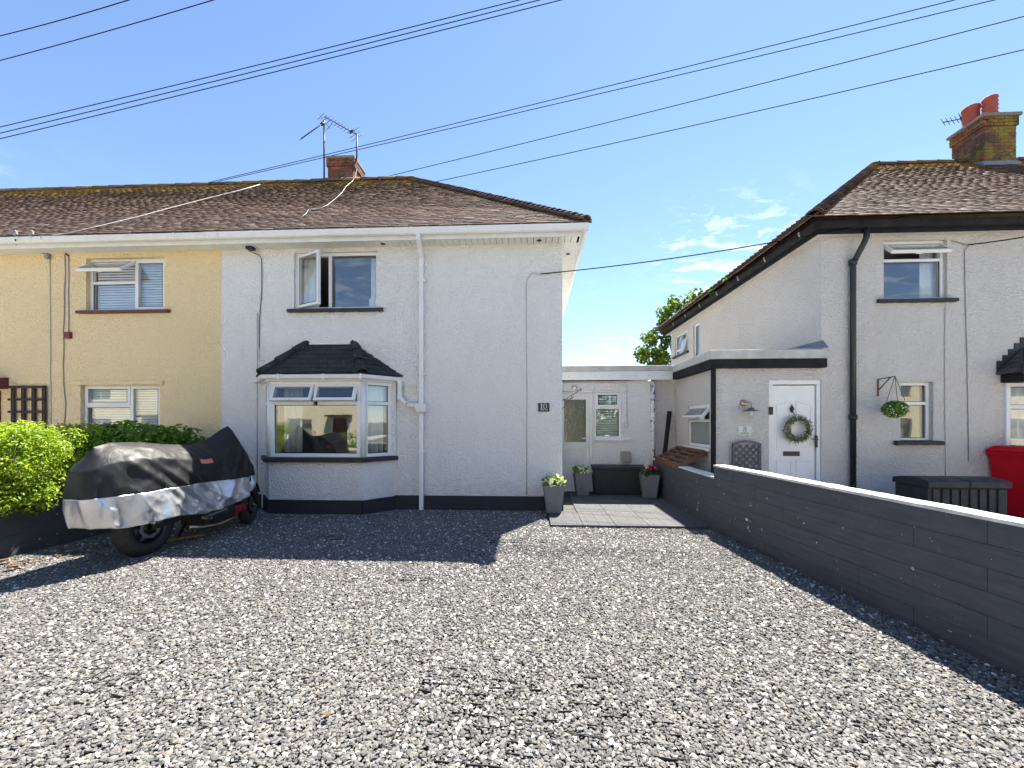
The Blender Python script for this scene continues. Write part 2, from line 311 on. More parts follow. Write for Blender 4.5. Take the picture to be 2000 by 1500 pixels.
# ------------------------------------------------------------------ mesh helpers
class MB:
    def __init__(s): s.V = []; s.F = []; s.sm = []
    def add(s, vs, fs, smooth=False):
        b = len(s.V); s.V += [tuple(v) for v in vs]; s.F += [tuple(b + i for i in f) for f in fs]; s.sm += [smooth] * len(fs); return s
    def hexa(s, c): return s.add(c, [(0, 3, 2, 1), (4, 5, 6, 7), (0, 1, 5, 4), (1, 2, 6, 5), (2, 3, 7, 6), (3, 0, 4, 7)])
    def box(s, x0, x1, y0, y1, z0, z1): return s.hexa([(x0, y0, z0), (x1, y0, z0), (x1, y1, z0), (x0, y1, z0), (x0, y0, z1), (x1, y0, z1), (x1, y1, z1), (x0, y1, z1)])
    def mbox(s, M, a0, a1, b0, b1, c0, c1):      # box in a frame M(s along, t up, d inward)
        return s.hexa([M(a0, b0, c0), M(a1, b0, c0), M(a1, b0, c1), M(a0, b0, c1), M(a0, b1, c0), M(a1, b1, c0), M(a1, b1, c1), M(a0, b1, c1)])
    def bar(s, p, q, w, h, up=(0, 0, 1)):
        p = Vector(p); q = Vector(q); d = (q - p).normalized(); side = d.cross(Vector(up))
        if side.length < 1e-4: side = d.cross(Vector((1, 0, 0)))
        side.normalize(); u = side.cross(d); a = side * w / 2; b = u * h / 2
        return s.hexa([p - a - b, p + a - b, p + a + b, p - a + b, q - a - b, q + a - b, q + a + b, q - a + b])
    def prism(s, poly, vec):
        n = len(poly); v = Vector(vec); A = [Vector(p) for p in poly]
        return s.add(A + [a + v for a in A], [tuple(range(n))[::-1], tuple(range(n, 2 * n))] + [(i, (i + 1) % n, n + (i + 1) % n, n + i) for i in range(n)])
    def tube(s, path, r, n=8, caps=True, radii=None):
        P = [Vector(p) for p in path]; vs = []; prev = None
        for i, p in enumerate(P):
            d = (P[min(i + 1, len(P) - 1)] - P[max(i - 1, 0)]).normalized()
            if prev is None: a = d.orthogonal().normalized()
            else: a = (prev - d * prev.dot(d)).normalized()
            prev = a; b = d.cross(a); rr = radii[i] if radii else r
            vs += [p + (a * math.cos(2 * math.pi * k / n) + b * math.sin(2 * math.pi * k / n)) * rr for k in range(n)]
        fs = [(i * n + k, i * n + (k + 1) % n, (i + 1) * n + (k + 1) % n, (i + 1) * n + k) for i in range(len(P) - 1) for k in range(n)]
        s.add(vs, fs, True)
        if caps:
            b = len(s.V) - len(vs); s.F += [tuple(b + k for k in range(n))[::-1], tuple(b + (len(P) - 1) * n + k for k in range(n))]; s.sm += [False, False]
        return s
    def lathe(s, prof, n=24, M=None, smooth=True):
        vs = []
        for r, z in prof: vs += [Vector((r * math.cos(2 * math.pi * k / n), r * math.sin(2 * math.pi * k / n), z)) for k in range(n)]
        if M is not None: vs = [M @ v for v in vs]
        return s.add(vs, [(i * n + k, i * n + (k + 1) % n, (i + 1) * n + (k + 1) % n, (i + 1) * n + k) for i in range(len(prof) - 1) for k in range(n)], smooth)
    def mesh(s, name, m, fix=True):
        me = bpy.data.meshes.new(name); me.from_pydata(s.V, [], s.F)
        if fix and len(s.F) < 20000:
            b = bmesh.new(); b.from_mesh(me); bmesh.ops.recalc_face_normals(b, faces=b.faces); b.to_mesh(me); b.free()
        me.polygons.foreach_set('use_smooth', s.sm); me.materials.append(MATS[m]); me.update(); return me
    def build(s, name, m, parent=None, bevel=0.0, fix=True):
        o = bpy.data.objects.new(name, s.mesh(name, m, fix)); COL.objects.link(o)
        if parent is not None: attach(o, parent)
        if bevel:
            bv = o.modifiers.new('bevel', 'BEVEL'); bv.width = bevel; bv.segments = 2; bv.limit_method = 'ANGLE'; bv.angle_limit = R(40)
        return o
WM = {}
def attach(o, parent):
    o.parent = parent; o.matrix_parent_inverse = WM.get(parent.name, Matrix()).inverted()
def put(o, M): o.matrix_basis = M; WM[o.name] = M.copy()
def tag(o, label=None, cat=None, group=None, kind=None):
    if label: o['label'] = label
    if cat: o['category'] = cat
    if group: o['group'] = group
    if kind: o['kind'] = kind
    return o
def thing(name, loc, label=None, cat=None, group=None, kind=None):
    o = bpy.data.objects.new(name, None); COL.objects.link(o); o.location = loc; o.empty_display_size = 0.2
    WM[o.name] = Matrix.Translation(Vector(loc)); return tag(o, label, cat, group, kind)
def inst(name, me, M, parent):
    o = bpy.data.objects.new(name, me); COL.objects.link(o)
    if parent is not None: attach(o, parent)
    o.matrix_basis = M; return o
def frame_mat(origin, x, y, z):
    M = Matrix.Identity(4)
    for i, a in enumerate((x, y, z)):
        a = Vector(a).normalized()
        for r in range(3): M[r][i] = a[r]
    for r in range(3): M[r][3] = origin[r]
    return M
def fast_mesh(name, m, V, F, smooth=False):
    V = np.asarray(V, np.float32); F = np.asarray(F, np.int32); k = F.shape[1]
    me = bpy.data.meshes.new(name); me.vertices.add(len(V)); me.vertices.foreach_set('co', V.ravel())
    me.loops.add(F.size); me.loops.foreach_set('vertex_index', F.ravel()); me.polygons.add(len(F)); me.polygons.foreach_set('loop_start', np.arange(0, F.size, k, dtype=np.int32))
    if smooth: me.polygons.foreach_set('use_smooth', np.ones(len(F), bool))
    me.materials.append(MATS[m]); me.update(calc_edges=True); return me
def leaves(name, m, P, N, size, parent, aspect=0.5, var=0.4, fold=0.25):
    """leaf-sized folded faces at points P facing about N"""
    n = len(P); N = N + rng.normal(0, 0.55, (n, 3)); N /= np.linalg.norm(N, axis=1)[:, None] + 1e-9
    T = rng.normal(0, 1, (n, 3)); T -= N * (T * N).sum(1)[:, None]; T /= np.linalg.norm(T, axis=1)[:, None] + 1e-9
    B = np.cross(N, T); L = size * (1 + rng.uniform(-var, var, n))[:, None]; Wd = L * aspect
    V = np.empty((n, 6, 3)); V[:, 0] = P - T * L * .5; V[:, 1] = P + B * Wd * .5 + N * Wd * fold - T * L * .08; V[:, 2] = P + T * L * .22 + B * Wd * .36 + N * Wd * fold * .6
    V[:, 3] = P + T * L * .5; V[:, 4] = P + T * L * .22 - B * Wd * .36 + N * Wd * fold * .6; V[:, 5] = P - B * Wd * .5 + N * Wd * fold - T * L * .08
    i = np.arange(n)[:, None] * 6
    F = np.concatenate([i + np.array([0, 1, 2, 3]), i + np.array([0, 3, 4, 5])], 0)
    o = bpy.data.objects.new(name, fast_mesh(name, m, V.reshape(-1, 3), F)); COL.objects.link(o)
    if parent is not None: attach(o, parent)
    return o
def clumps(centers, radii, per, squash=0.8):
    P = []; N = []
    for c, r in zip(centers, radii):
        d = rng.normal(0, 1, (per, 3)); d /= np.linalg.norm(d, axis=1)[:, None]; rr = r * rng.uniform(0.55, 1.05, (per, 1)) ** 0.6
        q = d * rr; q[:, 2] *= squash; P.append(np.array(c) + q); n = d.copy(); n[:, 2] += 0.5; N.append(n)
    return np.concatenate(P), np.concatenate(N)

# ------------------------------------------------------------------ levels of the place (metres, X along the facades, Y away from the camera)
FY = 6.88                      # facade plane
XR = 0.469                     # right corner of the white house
XP = onY(433, 700, FY).x       # party line between white and cream
XL = -16.5                     # far end of the cream house
XG, XG1 = 4.545, 13.6          # grey house
YB = 14.13
TOP, EZ, EO, RUN, RISE = 4.38, 4.53, 0.33, 3.95, 3.06
YE = FY - EO; YRIDGE = YE + RUN; ZRIDGE = EZ + RISE; SL = math.hypot(RUN, RISE)
YL = 8.75                      # front of the low link building

# ------------------------------------------------------------------ ground, road
def sheet(name, m, pts, z, **k):
    o = MB().add([(x, y, z) for x, y in pts], [tuple(range(len(pts)))]).build(name, m); tag(o, kind='structure'); return o
sheet('ground', 'terrain', [(-900, -900), (900, -900), (900, 900), (-900, 900)], -0.05)
sheet('garden_ground', 'concrete', [(-17, -0.9), (14, -0.9), (14, 15), (-17, 15)], -0.016)
sheet('driveway', 'drive_base', [(-5.62, -0.9), (2.95, -0.9), (2.42, 5.73), (2.42, 8.7), (-5.35, 6.9)], -0.010)
pv = MB().box(-40, 40, -2.6, -0.9, -0.05, 0.0).build('pavement', 'concrete'); tag(pv, kind='structure')
rd = MB().box(-60, 60, -8.2, -2.6, -0.05, -0.035).build('road', 'asphalt'); tag(rd, kind='structure')
kb = MB().box(-40, 40, -2.75, -2.6, -0.04, 0.004).build('kerb', 'concrete', bevel=0.015); tag(kb, kind='structure')
pv2 = MB().box(-40, 40, -10.0, -8.2, -0.05, 0.02).build('pavement', 'concrete'); tag(pv2, kind='structure')

# gravel: real chippings
def gravel():
    sp = 0.0150; xs = np.arange(-5.6, 2.9, sp); ys = np.arange(0.0, 6.9, sp)
    X, Y = np.meshgrid(xs, ys); X = X.ravel() + rng.uniform(-.5, .5, X.size) * sp; Y = Y.ravel() + rng.uniform(-.5, .5, Y.size) * sp
    xw = np.where(Y > 5.73, 2.42, 2.42 + (5.73 - Y) * 0.1037); keep = (X < xw - 0.015)
    keep &= X > -5.40 - (6.88 - Y) * 0.08
    keep &= ~((X > 0.20) & (Y > 5.80))                               # patio
    keep &= ~((Y > 6.86) | ((X > -4.56) & (X < -2.28) & (Y > 6.44) & ((Y - 6.44) > np.maximum(np.maximum(-4.2 - X, X + 2.67), 0))))
    X, Y = X[keep], Y[keep]
    bumpy = np.array([mnoise.noise((x * 1.3, y * 1.3, 3.1)) for x, y in zip(X, Y)])
    Z = 0.003 + rng.uniform(-0.004, 0.006, X.size) + 0.004 * bumpy
    me = bpy.data.meshes.new('gravel'); me.vertices.add(len(X)); me.vertices.foreach_set('co', np.stack([X, Y, Z], 1).astype(np.float32).ravel())
    me.materials.append(MATS['gravel_stone'])
    o = bpy.data.objects.new('gravel', me); COL.objects.link(o); tag(o, 'loose grey and white stone chippings covering the driveway', 'gravel', kind='stuff')
    ng = bpy.data.node_groups.new('gravel_scatter', 'GeometryNodeTree')
    ng.interface.new_socket('Geometry', in_out='INPUT', socket_type='NodeSocketGeometry'); ng.interface.new_socket('Geometry', in_out='OUTPUT', socket_type='NodeSocketGeometry')
    N = ng.nodes.new; L = ng.links.new
    gi = N('NodeGroupInput'); go = N('NodeGroupOutput'); join = N('GeometryNodeGeometryToInstance')
    for k in range(7):
        ico = N('GeometryNodeMeshIcoSphere'); ico.inputs['Radius'].default_value = 1.0; ico.inputs['Subdivisions'].default_value = 2
        nz = N('ShaderNodeTexNoise'); nz.inputs['Scale'].default_value = 0.75; nz.inputs['Detail'].default_value = 1.5
        pos = N('GeometryNodeInputPosition'); va = N('ShaderNodeVectorMath'); va.operation = 'ADD'; va.inputs[1].default_value = (k * 7.3, k * 3.1, k * 1.7); L(pos.outputs[0], va.inputs[0]); L(va.outputs[0], nz.inputs['Vector'])
        sb = N('ShaderNodeVectorMath'); sb.operation = 'SUBTRACT'; sb.inputs[1].default_value = (0.5, 0.5, 0.5); L(nz.outputs['Color'], sb.inputs[0])
        sc = N('ShaderNodeVectorMath'); sc.operation = 'SCALE'; sc.inputs['Scale'].default_value = 2.6; L(sb.outputs[0], sc.inputs[0])
        sp_ = N('GeometryNodeSetPosition'); L(ico.outputs['Mesh'], sp_.inputs['Geometry']); L(sc.outputs[0], sp_.inputs['Offset'])
        tf = N('GeometryNodeTransform'); tf.inputs['Scale'].default_value = (1.2, 0.95, 0.55); L(sp_.outputs[0], tf.inputs['Geometry'])
        sm = N('GeometryNodeSetMaterial'); sm.inputs['Material'].default_value = MATS['gravel_stone']; L(tf.outputs[0], sm.inputs['Geometry'])
        ss = N('GeometryNodeSetShadeSmooth'); ss.inputs['Shade Smooth'].default_value = False; L(sm.outputs[0], ss.inputs['Geometry'])
        L(ss.outputs[0], join.inputs[0])
    ip = N('GeometryNodeInstanceOnPoints'); ip.inputs['Pick Instance'].default_value = True
    L(gi.outputs[0], ip.inputs['Points']); L(join.outputs[0], ip.inputs['Instance'])
    ri = N('FunctionNodeRandomValue'); ri.data_type = 'INT'; ri.inputs['Min'].default_value = 0 if False else ri.inputs['Min'].default_value
    for s_ in ri.inputs:
        if s_.type == 'INT' and s_.name == 'Min': s_.default_value = 0
        if s_.type == 'INT' and s_.name == 'Max': s_.default_value = 6
    L([x for x in ri.outputs if x.type == 'INT'][0], ip.inputs['Instance Index'])
    rr = N('FunctionNodeRandomValue'); rr.data_type = 'FLOAT_VECTOR'
    vi = [s_ for s_ in rr.inputs if s_.type == 'VECTOR']; vi[0].default_value = (-0.45, -0.45, 0); vi[1].default_value = (0.45, 0.45, 6.28)
    L([x for x in rr.outputs if x.type == 'VECTOR'][0], ip.inputs['Rotation'])
    rs = N('FunctionNodeRandomValue'); rs.data_type = 'FLOAT'
    fi = [s_ for s_ in rs.inputs if s_.type == 'VALUE' and s_.name in ('Min', 'Max')]; fi[0].default_value = 0.0046; fi[1].default_value = 0.0128
    L([x for x in rs.outputs if x.type == 'VALUE'][0], ip.inputs['Scale'])
    L(ip.outputs[0], go.inputs[0])
    o.modifiers.new('scatter', 'NODES').node_group = ng
gravel()

# plastic cells of the gravel grid where they show through
def grid_patch(c, nx, ny, ang, label):
    mb = MB(); cs = 0.074; pts = {}
    for i in range(nx + 1):
        for j in range(ny + 1):
            q = Vector(((i - nx / 2) * cs + random.uniform(-.006, .006), (j - ny / 2) * cs + random.uniform(-.006, .006), 0)); q.rotate(Matrix.Rotation(ang, 3, 'Z')); pts[i, j] = Vector(c) + q
    for i in range(nx + 1):
        for j in range(ny + 1):
            e = (abs(i - nx / 2) / nx + abs(j - ny / 2) / ny) * 0.9
            for k in ((1, 0), (0, 1)):
                if (i + k[0], j + k[1]) in pts and random.random() > e * 0.7:
                    a, b = pts[i, j], pts[i + k[0], j + k[1]]; z = random.uniform(0.009, 0.016) + (0.003 if (i % 4 == 0 or j % 4 == 0) else 0)
                    mb.bar((a.x, a.y, z - 0.014), (b.x, b.y, z - 0.014 + random.uniform(-.003, .003)), 0.0028, 0.026)
    o = mb.build('gravel_grid', 'grid_plastic'); tag(o, label, 'gravel grid', 'gravel grids showing through the driveway', 'stuff')
grid_patch(onZ(985, 1395), 13, 9, R(-4), 'largest exposed patch of black plastic gravel grid in the driveway')
grid_patch(onZ(1235, 1430), 8, 6, R(-6), 'black plastic gravel grid patch adjoining the largest exposed patch')
grid_patch(onZ(650, 1052), 10, 2, R(3), 'black plastic gravel grid edge in the shade before the bay window')
grid_patch(onZ(1012, 1058), 9, 2, R(2), 'black plastic gravel grid edge at the shadow corner by the patio')
grid_patch(onZ(800, 1130), 6, 2, R(2), 'black plastic gravel grid bit in the sun below the shadow edge')
grid_patch(onZ(215, 1352), 6, 3, R(-8), 'small black plastic gravel grid bit far from the houses')

# patio slabs
pt = thing('patio', (1.3, 7.2, 0), 'grey paved patio of square slabs before the link door', kind='structure')
g = 0.452; sme = MB().box(-0.2225, 0.2225, -0.2225, 0.2225, -0.03, 0.0).mesh('slab', 'slab_stone'); x0 = 0.235; y0 = 5.83
for i in range(5):
    for j in range(7):
        cx, cy = x0 + g * (i + .5), y0 + g * (j + .5) - (0.20 if i == 2 else 0.0 if i else 0.08) * (1 if j else 0)
        if cy > 8.9: continue
        if cx < XR + 0.15 and cy > 6.75: continue
        inst('slab', sme, Matrix.Translation((cx, cy, 0.032 + random.uniform(-.001, .001))) @ Matrix.Rotation(random.uniform(-.006, .006), 4, 'Z') @ Matrix.Rotation(random.choice((0, math.pi / 2)), 4, 'Z'), pt)
MB().box(x0 + .01, 2.41, y0 + .02, 8.74, -0.02, 0.012).build('slab_bed', 'drive_base', pt)
MB().box(x0 + g * 5 + .004, 2.408, y0, 8.7, -0.0, 0.0305).build('slab_strip', 'slab_stone', pt)

# ------------------------------------------------------------------ building helpers
def MF(Y): return lambda s, t, d: (s, Y + d, t)                  # wall facing the camera
def ML(X): return lambda s, t, d: (X + d, s, t)                  # wall facing -X
def wall(parent, name, m, M, s0, s1, t0, t1, holes=(), th=0.25):
    ss = sorted({s0, s1, *[h[0] for h in holes], *[h[1] for h in holes]}); ts = sorted({t0, t1, *[h[2] for h in holes], *[h[3] for h in holes]})
    mb = MB(); q = lambda *c: mb.add([M(*p) for p in c], [(0, 1, 2, 3)])
    inh = lambda s, t: any(h[0] < s < h[1] and h[2] < t < h[3] for h in holes)
    for a, b in zip(ss, ss[1:]):
        for c, d in zip(ts, ts[1:]):
            if not inh((a + b) / 2, (c + d) / 2):
                for dd in (0, th): q((a, c, dd), (b, c, dd), (b, d, dd), (a, d, dd))
    for a, b, c, d in [(s0, s1, t0, t1), *holes]:
        q((a, c, 0), (a, d, 0), (a, d, th), (a, c, th)); q((b, c, 0), (b, d, 0), (b, d, th), (b, c, th)); q((a, c, 0), (b, c, 0), (b, c, th), (a, c, th)); q((a, d, 0), (b, d, 0), (b, d, th), (a, d, th))
    b = mb.mesh(name, m, False); bm = bmesh.new(); bm.from_mesh(b); bmesh.ops.remove_doubles(bm, verts=bm.verts, dist=1e-5); bmesh.ops.recalc_face_normals(bm, faces=bm.faces); bm.to_mesh(b); bm.free()
    o = bpy.data.objects.new(name, b); COL.objects.link(o); attach(o, parent); return o
def hung(M, s0, s1, t0, t1, d0, kind, ang):
    c, s = math.cos(ang), math.sin(ang)
    if kind == 'top': return lambda a, b, d: M(a, t1 + (b - t1) * c - (d - d0) * s, d0 + (b - t1) * s + (d - d0) * c)
    if kind == 'left': return lambda a, b, d: M(s0 + (a - s0) * c + (d - d0) * s, b, d0 - (a - s0) * s + (d - d0) * c)
    return lambda a, b, d: M(s1 + (a - s1) * c - (d - d0) * s, b, d0 + (a - s1) * s + (d - d0) * c)
def ring(mb, M, s0, s1, t0, t1, d0, d1, w):
    mb.mbox(M, s0, s1, t0, t0 + w, d0, d1); mb.mbox(M, s0, s1, t1 - w, t1, d0, d1)
    mb.mbox(M, s0, s0 + w, t0 + w, t1 - w, d0 + .0005, d1 - .0005); mb.mbox(M, s1 - w, s1, t0 + w, t1 - w, d0 + .0005, d1 - .0005); return mb
def window(parent, M, s0, s1, t0, t1, lights, d0=0.06, w=0.045, m='upvc', glass='glass', name='window', label=None):
    """lights: (s0,s1,t0,t1 as fractions, kind, angle)"""
    mb = MB(); ring(mb, M, s0, s1, t0, t1, d0, d0 + .065, w)
    ins = (s0 + w, s1 - w, t0 + w, t1 - w); lx = lambda f: ins[0] + (ins[1] - ins[0]) * f; lz = lambda f: ins[2] + (ins[3] - ins[2]) * f
    for a, b, c, d, k, ang in lights:
        if a > 0: mb.mbox(M, lx(a) - w * .55, lx(a) + w * .55, lz(c) if c == 0 else lz(c) + w * .5, lz(d) if d == 1 else lz(d) - w * .5, d0 + .002, d0 + .062)
        if c > 0: mb.mbox(M, lx(a) + (w * .55 if a > 0 else 0), lx(b) - (w * .55 if b < 1 else 0), lz(c) - w * .5, lz(c) + w * .5, d0 + .003, d0 + .061)
    wn_ = mb.build(name, m, parent, bevel=0.005); tag(wn_, label)
    for a, b, c, d, k, ang in lights:
        e = w * .5
        A, B, C, D = lx(a) + (e if a > 0 else 0), lx(b) - (e if b < 1 else 0), lz(c) + (e if c > 0 else 0), lz(d) - (e if d < 1 else 0)
        gd = d0 + .028
        if k == 'fixed':
            MB().mbox(M, A, B, C, D, gd, gd + .02).build('pane', glass, wn_)
            gk = MB(); ring(gk, M, A, B, C, D, gd - .004, gd + .002, .007); gk.build('gasket', 'wire_black', wn_)
        else:
            H = hung(M, A, B, C, D, d0 - .012, k, ang) if ang else M
            o = .012; sb = MB(); ring(sb, H, A - o, B + o, C - o, D + o, d0 - .014, d0 + .036, .05); sb.build('sash', m, wn_, bevel=0.005)
            MB().mbox(H, A + .034, B - .034, C + .034, D - .034, d0 + .004, d0 + .022).build('pane', glass, wn_)
            gk = MB(); ring(gk, H, A + .036, B - .036, C + .036, D - .036, d0 - .0165, d0 - .0135, .006); gk.build('gasket', 'wire_black', wn_)
            if ang and k == 'top':
                st_ = MB()
                for x in (A + .01, B - .01): st_.bar(M(x, D - .03, d0 + .01), H(x, C + (D - C) * .45, d0 + .02), .012, .006)
                o_ = st_.build('window_stay', 'steel', wn_); o_['kind'] = 'stuff'
                hm = (A + B) / 2; MB().mbox(H, hm - .05, hm + .05, C + .002, C + .016, d0 + .03, d0 + .055).build('handle', 'upvc', wn_)
    return wn_
def room(parent, x0, x1, y0, y1, z0, z1):
    mb = MB(); mb.box(x0, x1, y0, y1, z0, z1); mb.F = [f for i, f in enumerate(mb.F) if i != 2]; mb.sm = mb.sm[:5]
    return mb.build('room_interior', 'interior', parent)
def sill(parent, M, s0, s1, t1, proj, h, m, label=None, lumpy=True):
    mb = MB(); n = max(2, int((s1 - s0) / 0.05)); vs = []
    for i in range(n + 1):
        s = s0 + (s1 - s0) * i / n; j = random.uniform(-.006, .006) if lumpy and 0 < i < n else 0
        vs += [M(s, t1 - h + j, -proj), M(s, t1 - h * .15 + j * .3, -proj), M(s, t1, -proj + .02), M(s, t1 + .012, .055), M(s, t1 - h, .055)]
    fs = [(i * 5 + k, (i + 1) * 5 + k, (i + 1) * 5 + (k + 1) % 5, i * 5 + (k + 1) % 5) for i in range(n) for k in range(5)] + [(0, 1, 2, 3, 4), tuple(n * 5 + k for k in range(5))]
    o = mb.add(vs, fs).build('window_sill', m, parent); tag(o, label); return o
def curtain(parent, M, s0, s1, t0, t1, d, m='curtain_pale', amp=.025, wl_=.09):
    mb = MB(); n = max(12, int((s1 - s0) / .012)); vs = []
    for i in range(n + 1):
        s = s0 + (s1 - s0) * i / n; q = d + amp * math.sin((s - s0) / wl_ * 6.283 + .6 * math.sin(s * 9)); vs += [M(s, t0, q), M(s, t1, q * .5 + d * .5)]
    mb.add(vs, [(2 * i, 2 * i + 2, 2 * i + 3, 2 * i + 1) for i in range(n)], True)
    o = mb.build('curtain', m, parent, fix=False); so_ = o.modifiers.new('thick', 'SOLIDIFY'); so_.thickness = .003; return o
def blind(parent, M, s0, s1, t0, t1, d, pitch=.045):
    mb = MB(); t = t0
    while t < t1:
        mb.hexa([M(s0, t, d), M(s1, t, d), M(s1, t + .004, d), M(s0, t + .004, d), M(s0, t + .036, d + .014), M(s1, t + .036, d + .014), M(s1, t + .036, d + .017), M(s0, t + .036, d + .017)]); t += pitch
    o = mb.build('blind', 'blind_white', parent, fix=False); o['kind'] = 'stuff'; return o

# tiles
def tile_mesh(name, m, w, ln, th, camber=.002):
    mb = MB(); vs = []
    for y in (0, ln):
        for k, x in enumerate((-w / 2, -w / 6, w / 6, w / 2)):
            c = camber if k in (1, 2) else 0; vs += [(x, y, c), (x, y, c + th)]
    f = [];
    for k in range(3): a = 2 * k; f += [(a + 1, a + 3, a + 11, a + 9), (a, a + 1, a + 3, a + 2)]
    f += [(0, 8, 9, 1), (6, 7, 15, 14)]
    mb.add(vs, [(q[0], q[1], q[2], q[3]) for q in f]); return mb
def tile_plane(parent, P0, ux, us, n_s, slope_len, inside, gauge, tw, m, nparts, part_ok=None, ln=None, th=.016, lift=.021, jit=.8, r0=-0.03):
    ux = Vector(ux).normalized(); us = Vector(us).normalized(); nn = ux.cross(us)
    if nn.z < 0: nn = -nn
    ln = ln or gauge * 1.55; mbt = tile_mesh('tile', m, tw - .003, ln, th); me = mbt.mesh('tile', m); TV = np.array(mbt.V); TF = np.array(mbt.F); rest_V = []; cnt = 0; used = 0
    rows = int(slope_len / gauge) + 1; offs = [random.uniform(-.3, .3) for _ in range(rows)]
    for k in range(rows):
        r = r0 + k * gauge
        for j in range(-1, int(n_s / tw) + 2):
            s = (j + (0.5 if k % 2 else 0) + offs[k]) * tw + random.gauss(0, .004) * jit
            if not inside(s, r + gauge * .5): continue
            tilt = math.atan2(lift, ln) + random.gauss(0, .012) * jit; roll = random.gauss(0, .018) * jit; o = Vector(P0) + ux * s + us * (r + random.gauss(0, .003) * jit) + nn * (.006 + lift + random.uniform(0, .004) * jit)
            y = (us * math.cos(tilt) - nn * math.sin(tilt)); x = (ux * math.cos(roll) + nn * math.sin(roll)); z = x.cross(y)
            if z.dot(nn) < 0: x = -x; z = -z
            M = frame_mat(o, x, y, z)
            if used < nparts and (part_ok is None or part_ok(o)): inst('tile', me, M, parent); used += 1
            else: A = np.array(M); rest_V.append(TV @ A[:3, :3].T + A[:3, 3])
    if rest_V:
        n = len(rest_V); F = (TF[None] + (np.arange(n) * len(TV))[:, None, None]).reshape(-1, 4)
        o = bpy.data.objects.new('tile_field', fast_mesh('tile_field', m, np.concatenate(rest_V), F)); COL.objects.link(o); attach(o, parent); o['kind'] = 'stuff'
def arch_mesh(name, m, r0, r1, ln, th=.014, n=7, span=1.0):
    mb = MB(); vs = []
    for y, r in ((0, r0), (ln, r1)):
        for rr in (r, r - th):
            for k in range(n + 1):
                a = math.pi * (.5 - span / 2 + span * k / n); vs.append((rr * math.cos(a), y, rr * math.sin(a) - r1 * .35))
    q = n + 1; f = []
    for k in range(n):
        f += [(k, k + 1, 2 * q + k + 1, 2 * q + k), (q + k, 3 * q + k, 3 * q + k + 1, q + k + 1), (k, q + k, q + k + 1, k + 1), (2 * q + k, 2 * q + k + 1, 3 * q + k + 1, 3 * q + k)]
    f += [(0, 2 * q, 3 * q, q), (n, q + n, 3 * q + n, 2 * q + n)]
    return mb.add(vs, f, True).mesh(name, m)
def run_tiles(parent, name, me, A, B, step, up=Vector((0, 0, 1)), lift=.0, tilt=.0):
    A, B = Vector(A), Vector(B); d = (B - A).normalized(); L = (B - A).length; x = d.cross(up).normalized(); z = x.cross(d)
    for k in range(int(math.ceil(L / step - .2))):
        dd = (d - z * tilt + x * random.gauss(0, .01)).normalized(); xx = dd.cross(up).normalized()
        inst(name, me, frame_mat(A + d * step * k + z * (lift + random.uniform(-.004, .004)), xx, dd, xx.cross(dd)), parent)
def gutter_poly(top): return [(0, top), (0, top - .08), (-.05, top - .10), (-.085, top - .088), (-.106, top - .05), (-.112, top), (-.104, top), (-.098, top - .045), (-.05, top - .085), (-.008, top - .07), (-.008, top)]
def chimney(parent, x0, x1, y0, y1, z0, z1, oversail=True):
    ch = MB().box(x0 + .012, x1 - .012, y0 + .012, y1 - .012, z0, z1).build('chimney', 'mortar', parent)
    def brick(L): return MB().box(-L / 2, L / 2, 0, .09, 0, .064).mesh('brick', 'brick')
    full, z, k = {}, z0, 0
    while z + .064 < z1:
        out = .03 if (oversail and z > z1 - .26) else 0.0
        X0, X1, Y0, Y1 = x0 - out, x1 + out, y0 - out, y1 + out
        for (A, B, dirv, inn) in (((X0, Y0), (X1, Y0), (1, 0), (0, 1)), ((X1, Y0), (X1, Y1), (0, 1), (-1, 0)), ((X1, Y1), (X0, Y1), (-1, 0), (0, -1)), ((X0, Y1), (X0, Y0), (0, -1), (1, 0))):
            L = math.hypot(B[0] - A[0], B[1] - A[1]); s = 0.0 if k % 2 else .1025; s += .0 if s else 0
            while s < L - .05:
                bl = min(.215, L - s - (.0 if k % 2 else 0)); key = round(bl, 2)
                if bl > .05:
                    if key not in full: full[key] = brick(key - .0)
                    o = Vector((A[0] + dirv[0] * (s + bl / 2), A[1] + dirv[1] * (s + bl / 2), z)); inst('brick', full[key], frame_mat(o + Vector((inn[0], inn[1], 0)) * random.uniform(0, .004), (dirv[0], dirv[1], 0), (inn[0], inn[1], 0), (0, 0, 1)), ch)
                s += bl + .01
        z += .074; k += 1
    return ch
def cable(parent, pts, r=.006, m='cable_grey', name='cable'): return MB().tube(pts, r, 6).build(name, m, parent)
def catenary(a, b, sag, n=24):
    a, b = Vector(a), Vector(b); return [a.lerp(b, i / n) - Vector((0, 0, sag * 4 * (i / n) * (1 - i / n))) for i in range(n + 1)]

def front_roof(parent, xa, xb, inside, m='tile_brown', nparts=300, part_ok=None):
    tile_plane(parent, (xa, YE, EZ), (1, 0, 0), (0, RUN, RISE), xb - xa, SL, inside, .100, .168, m, nparts, part_ok)

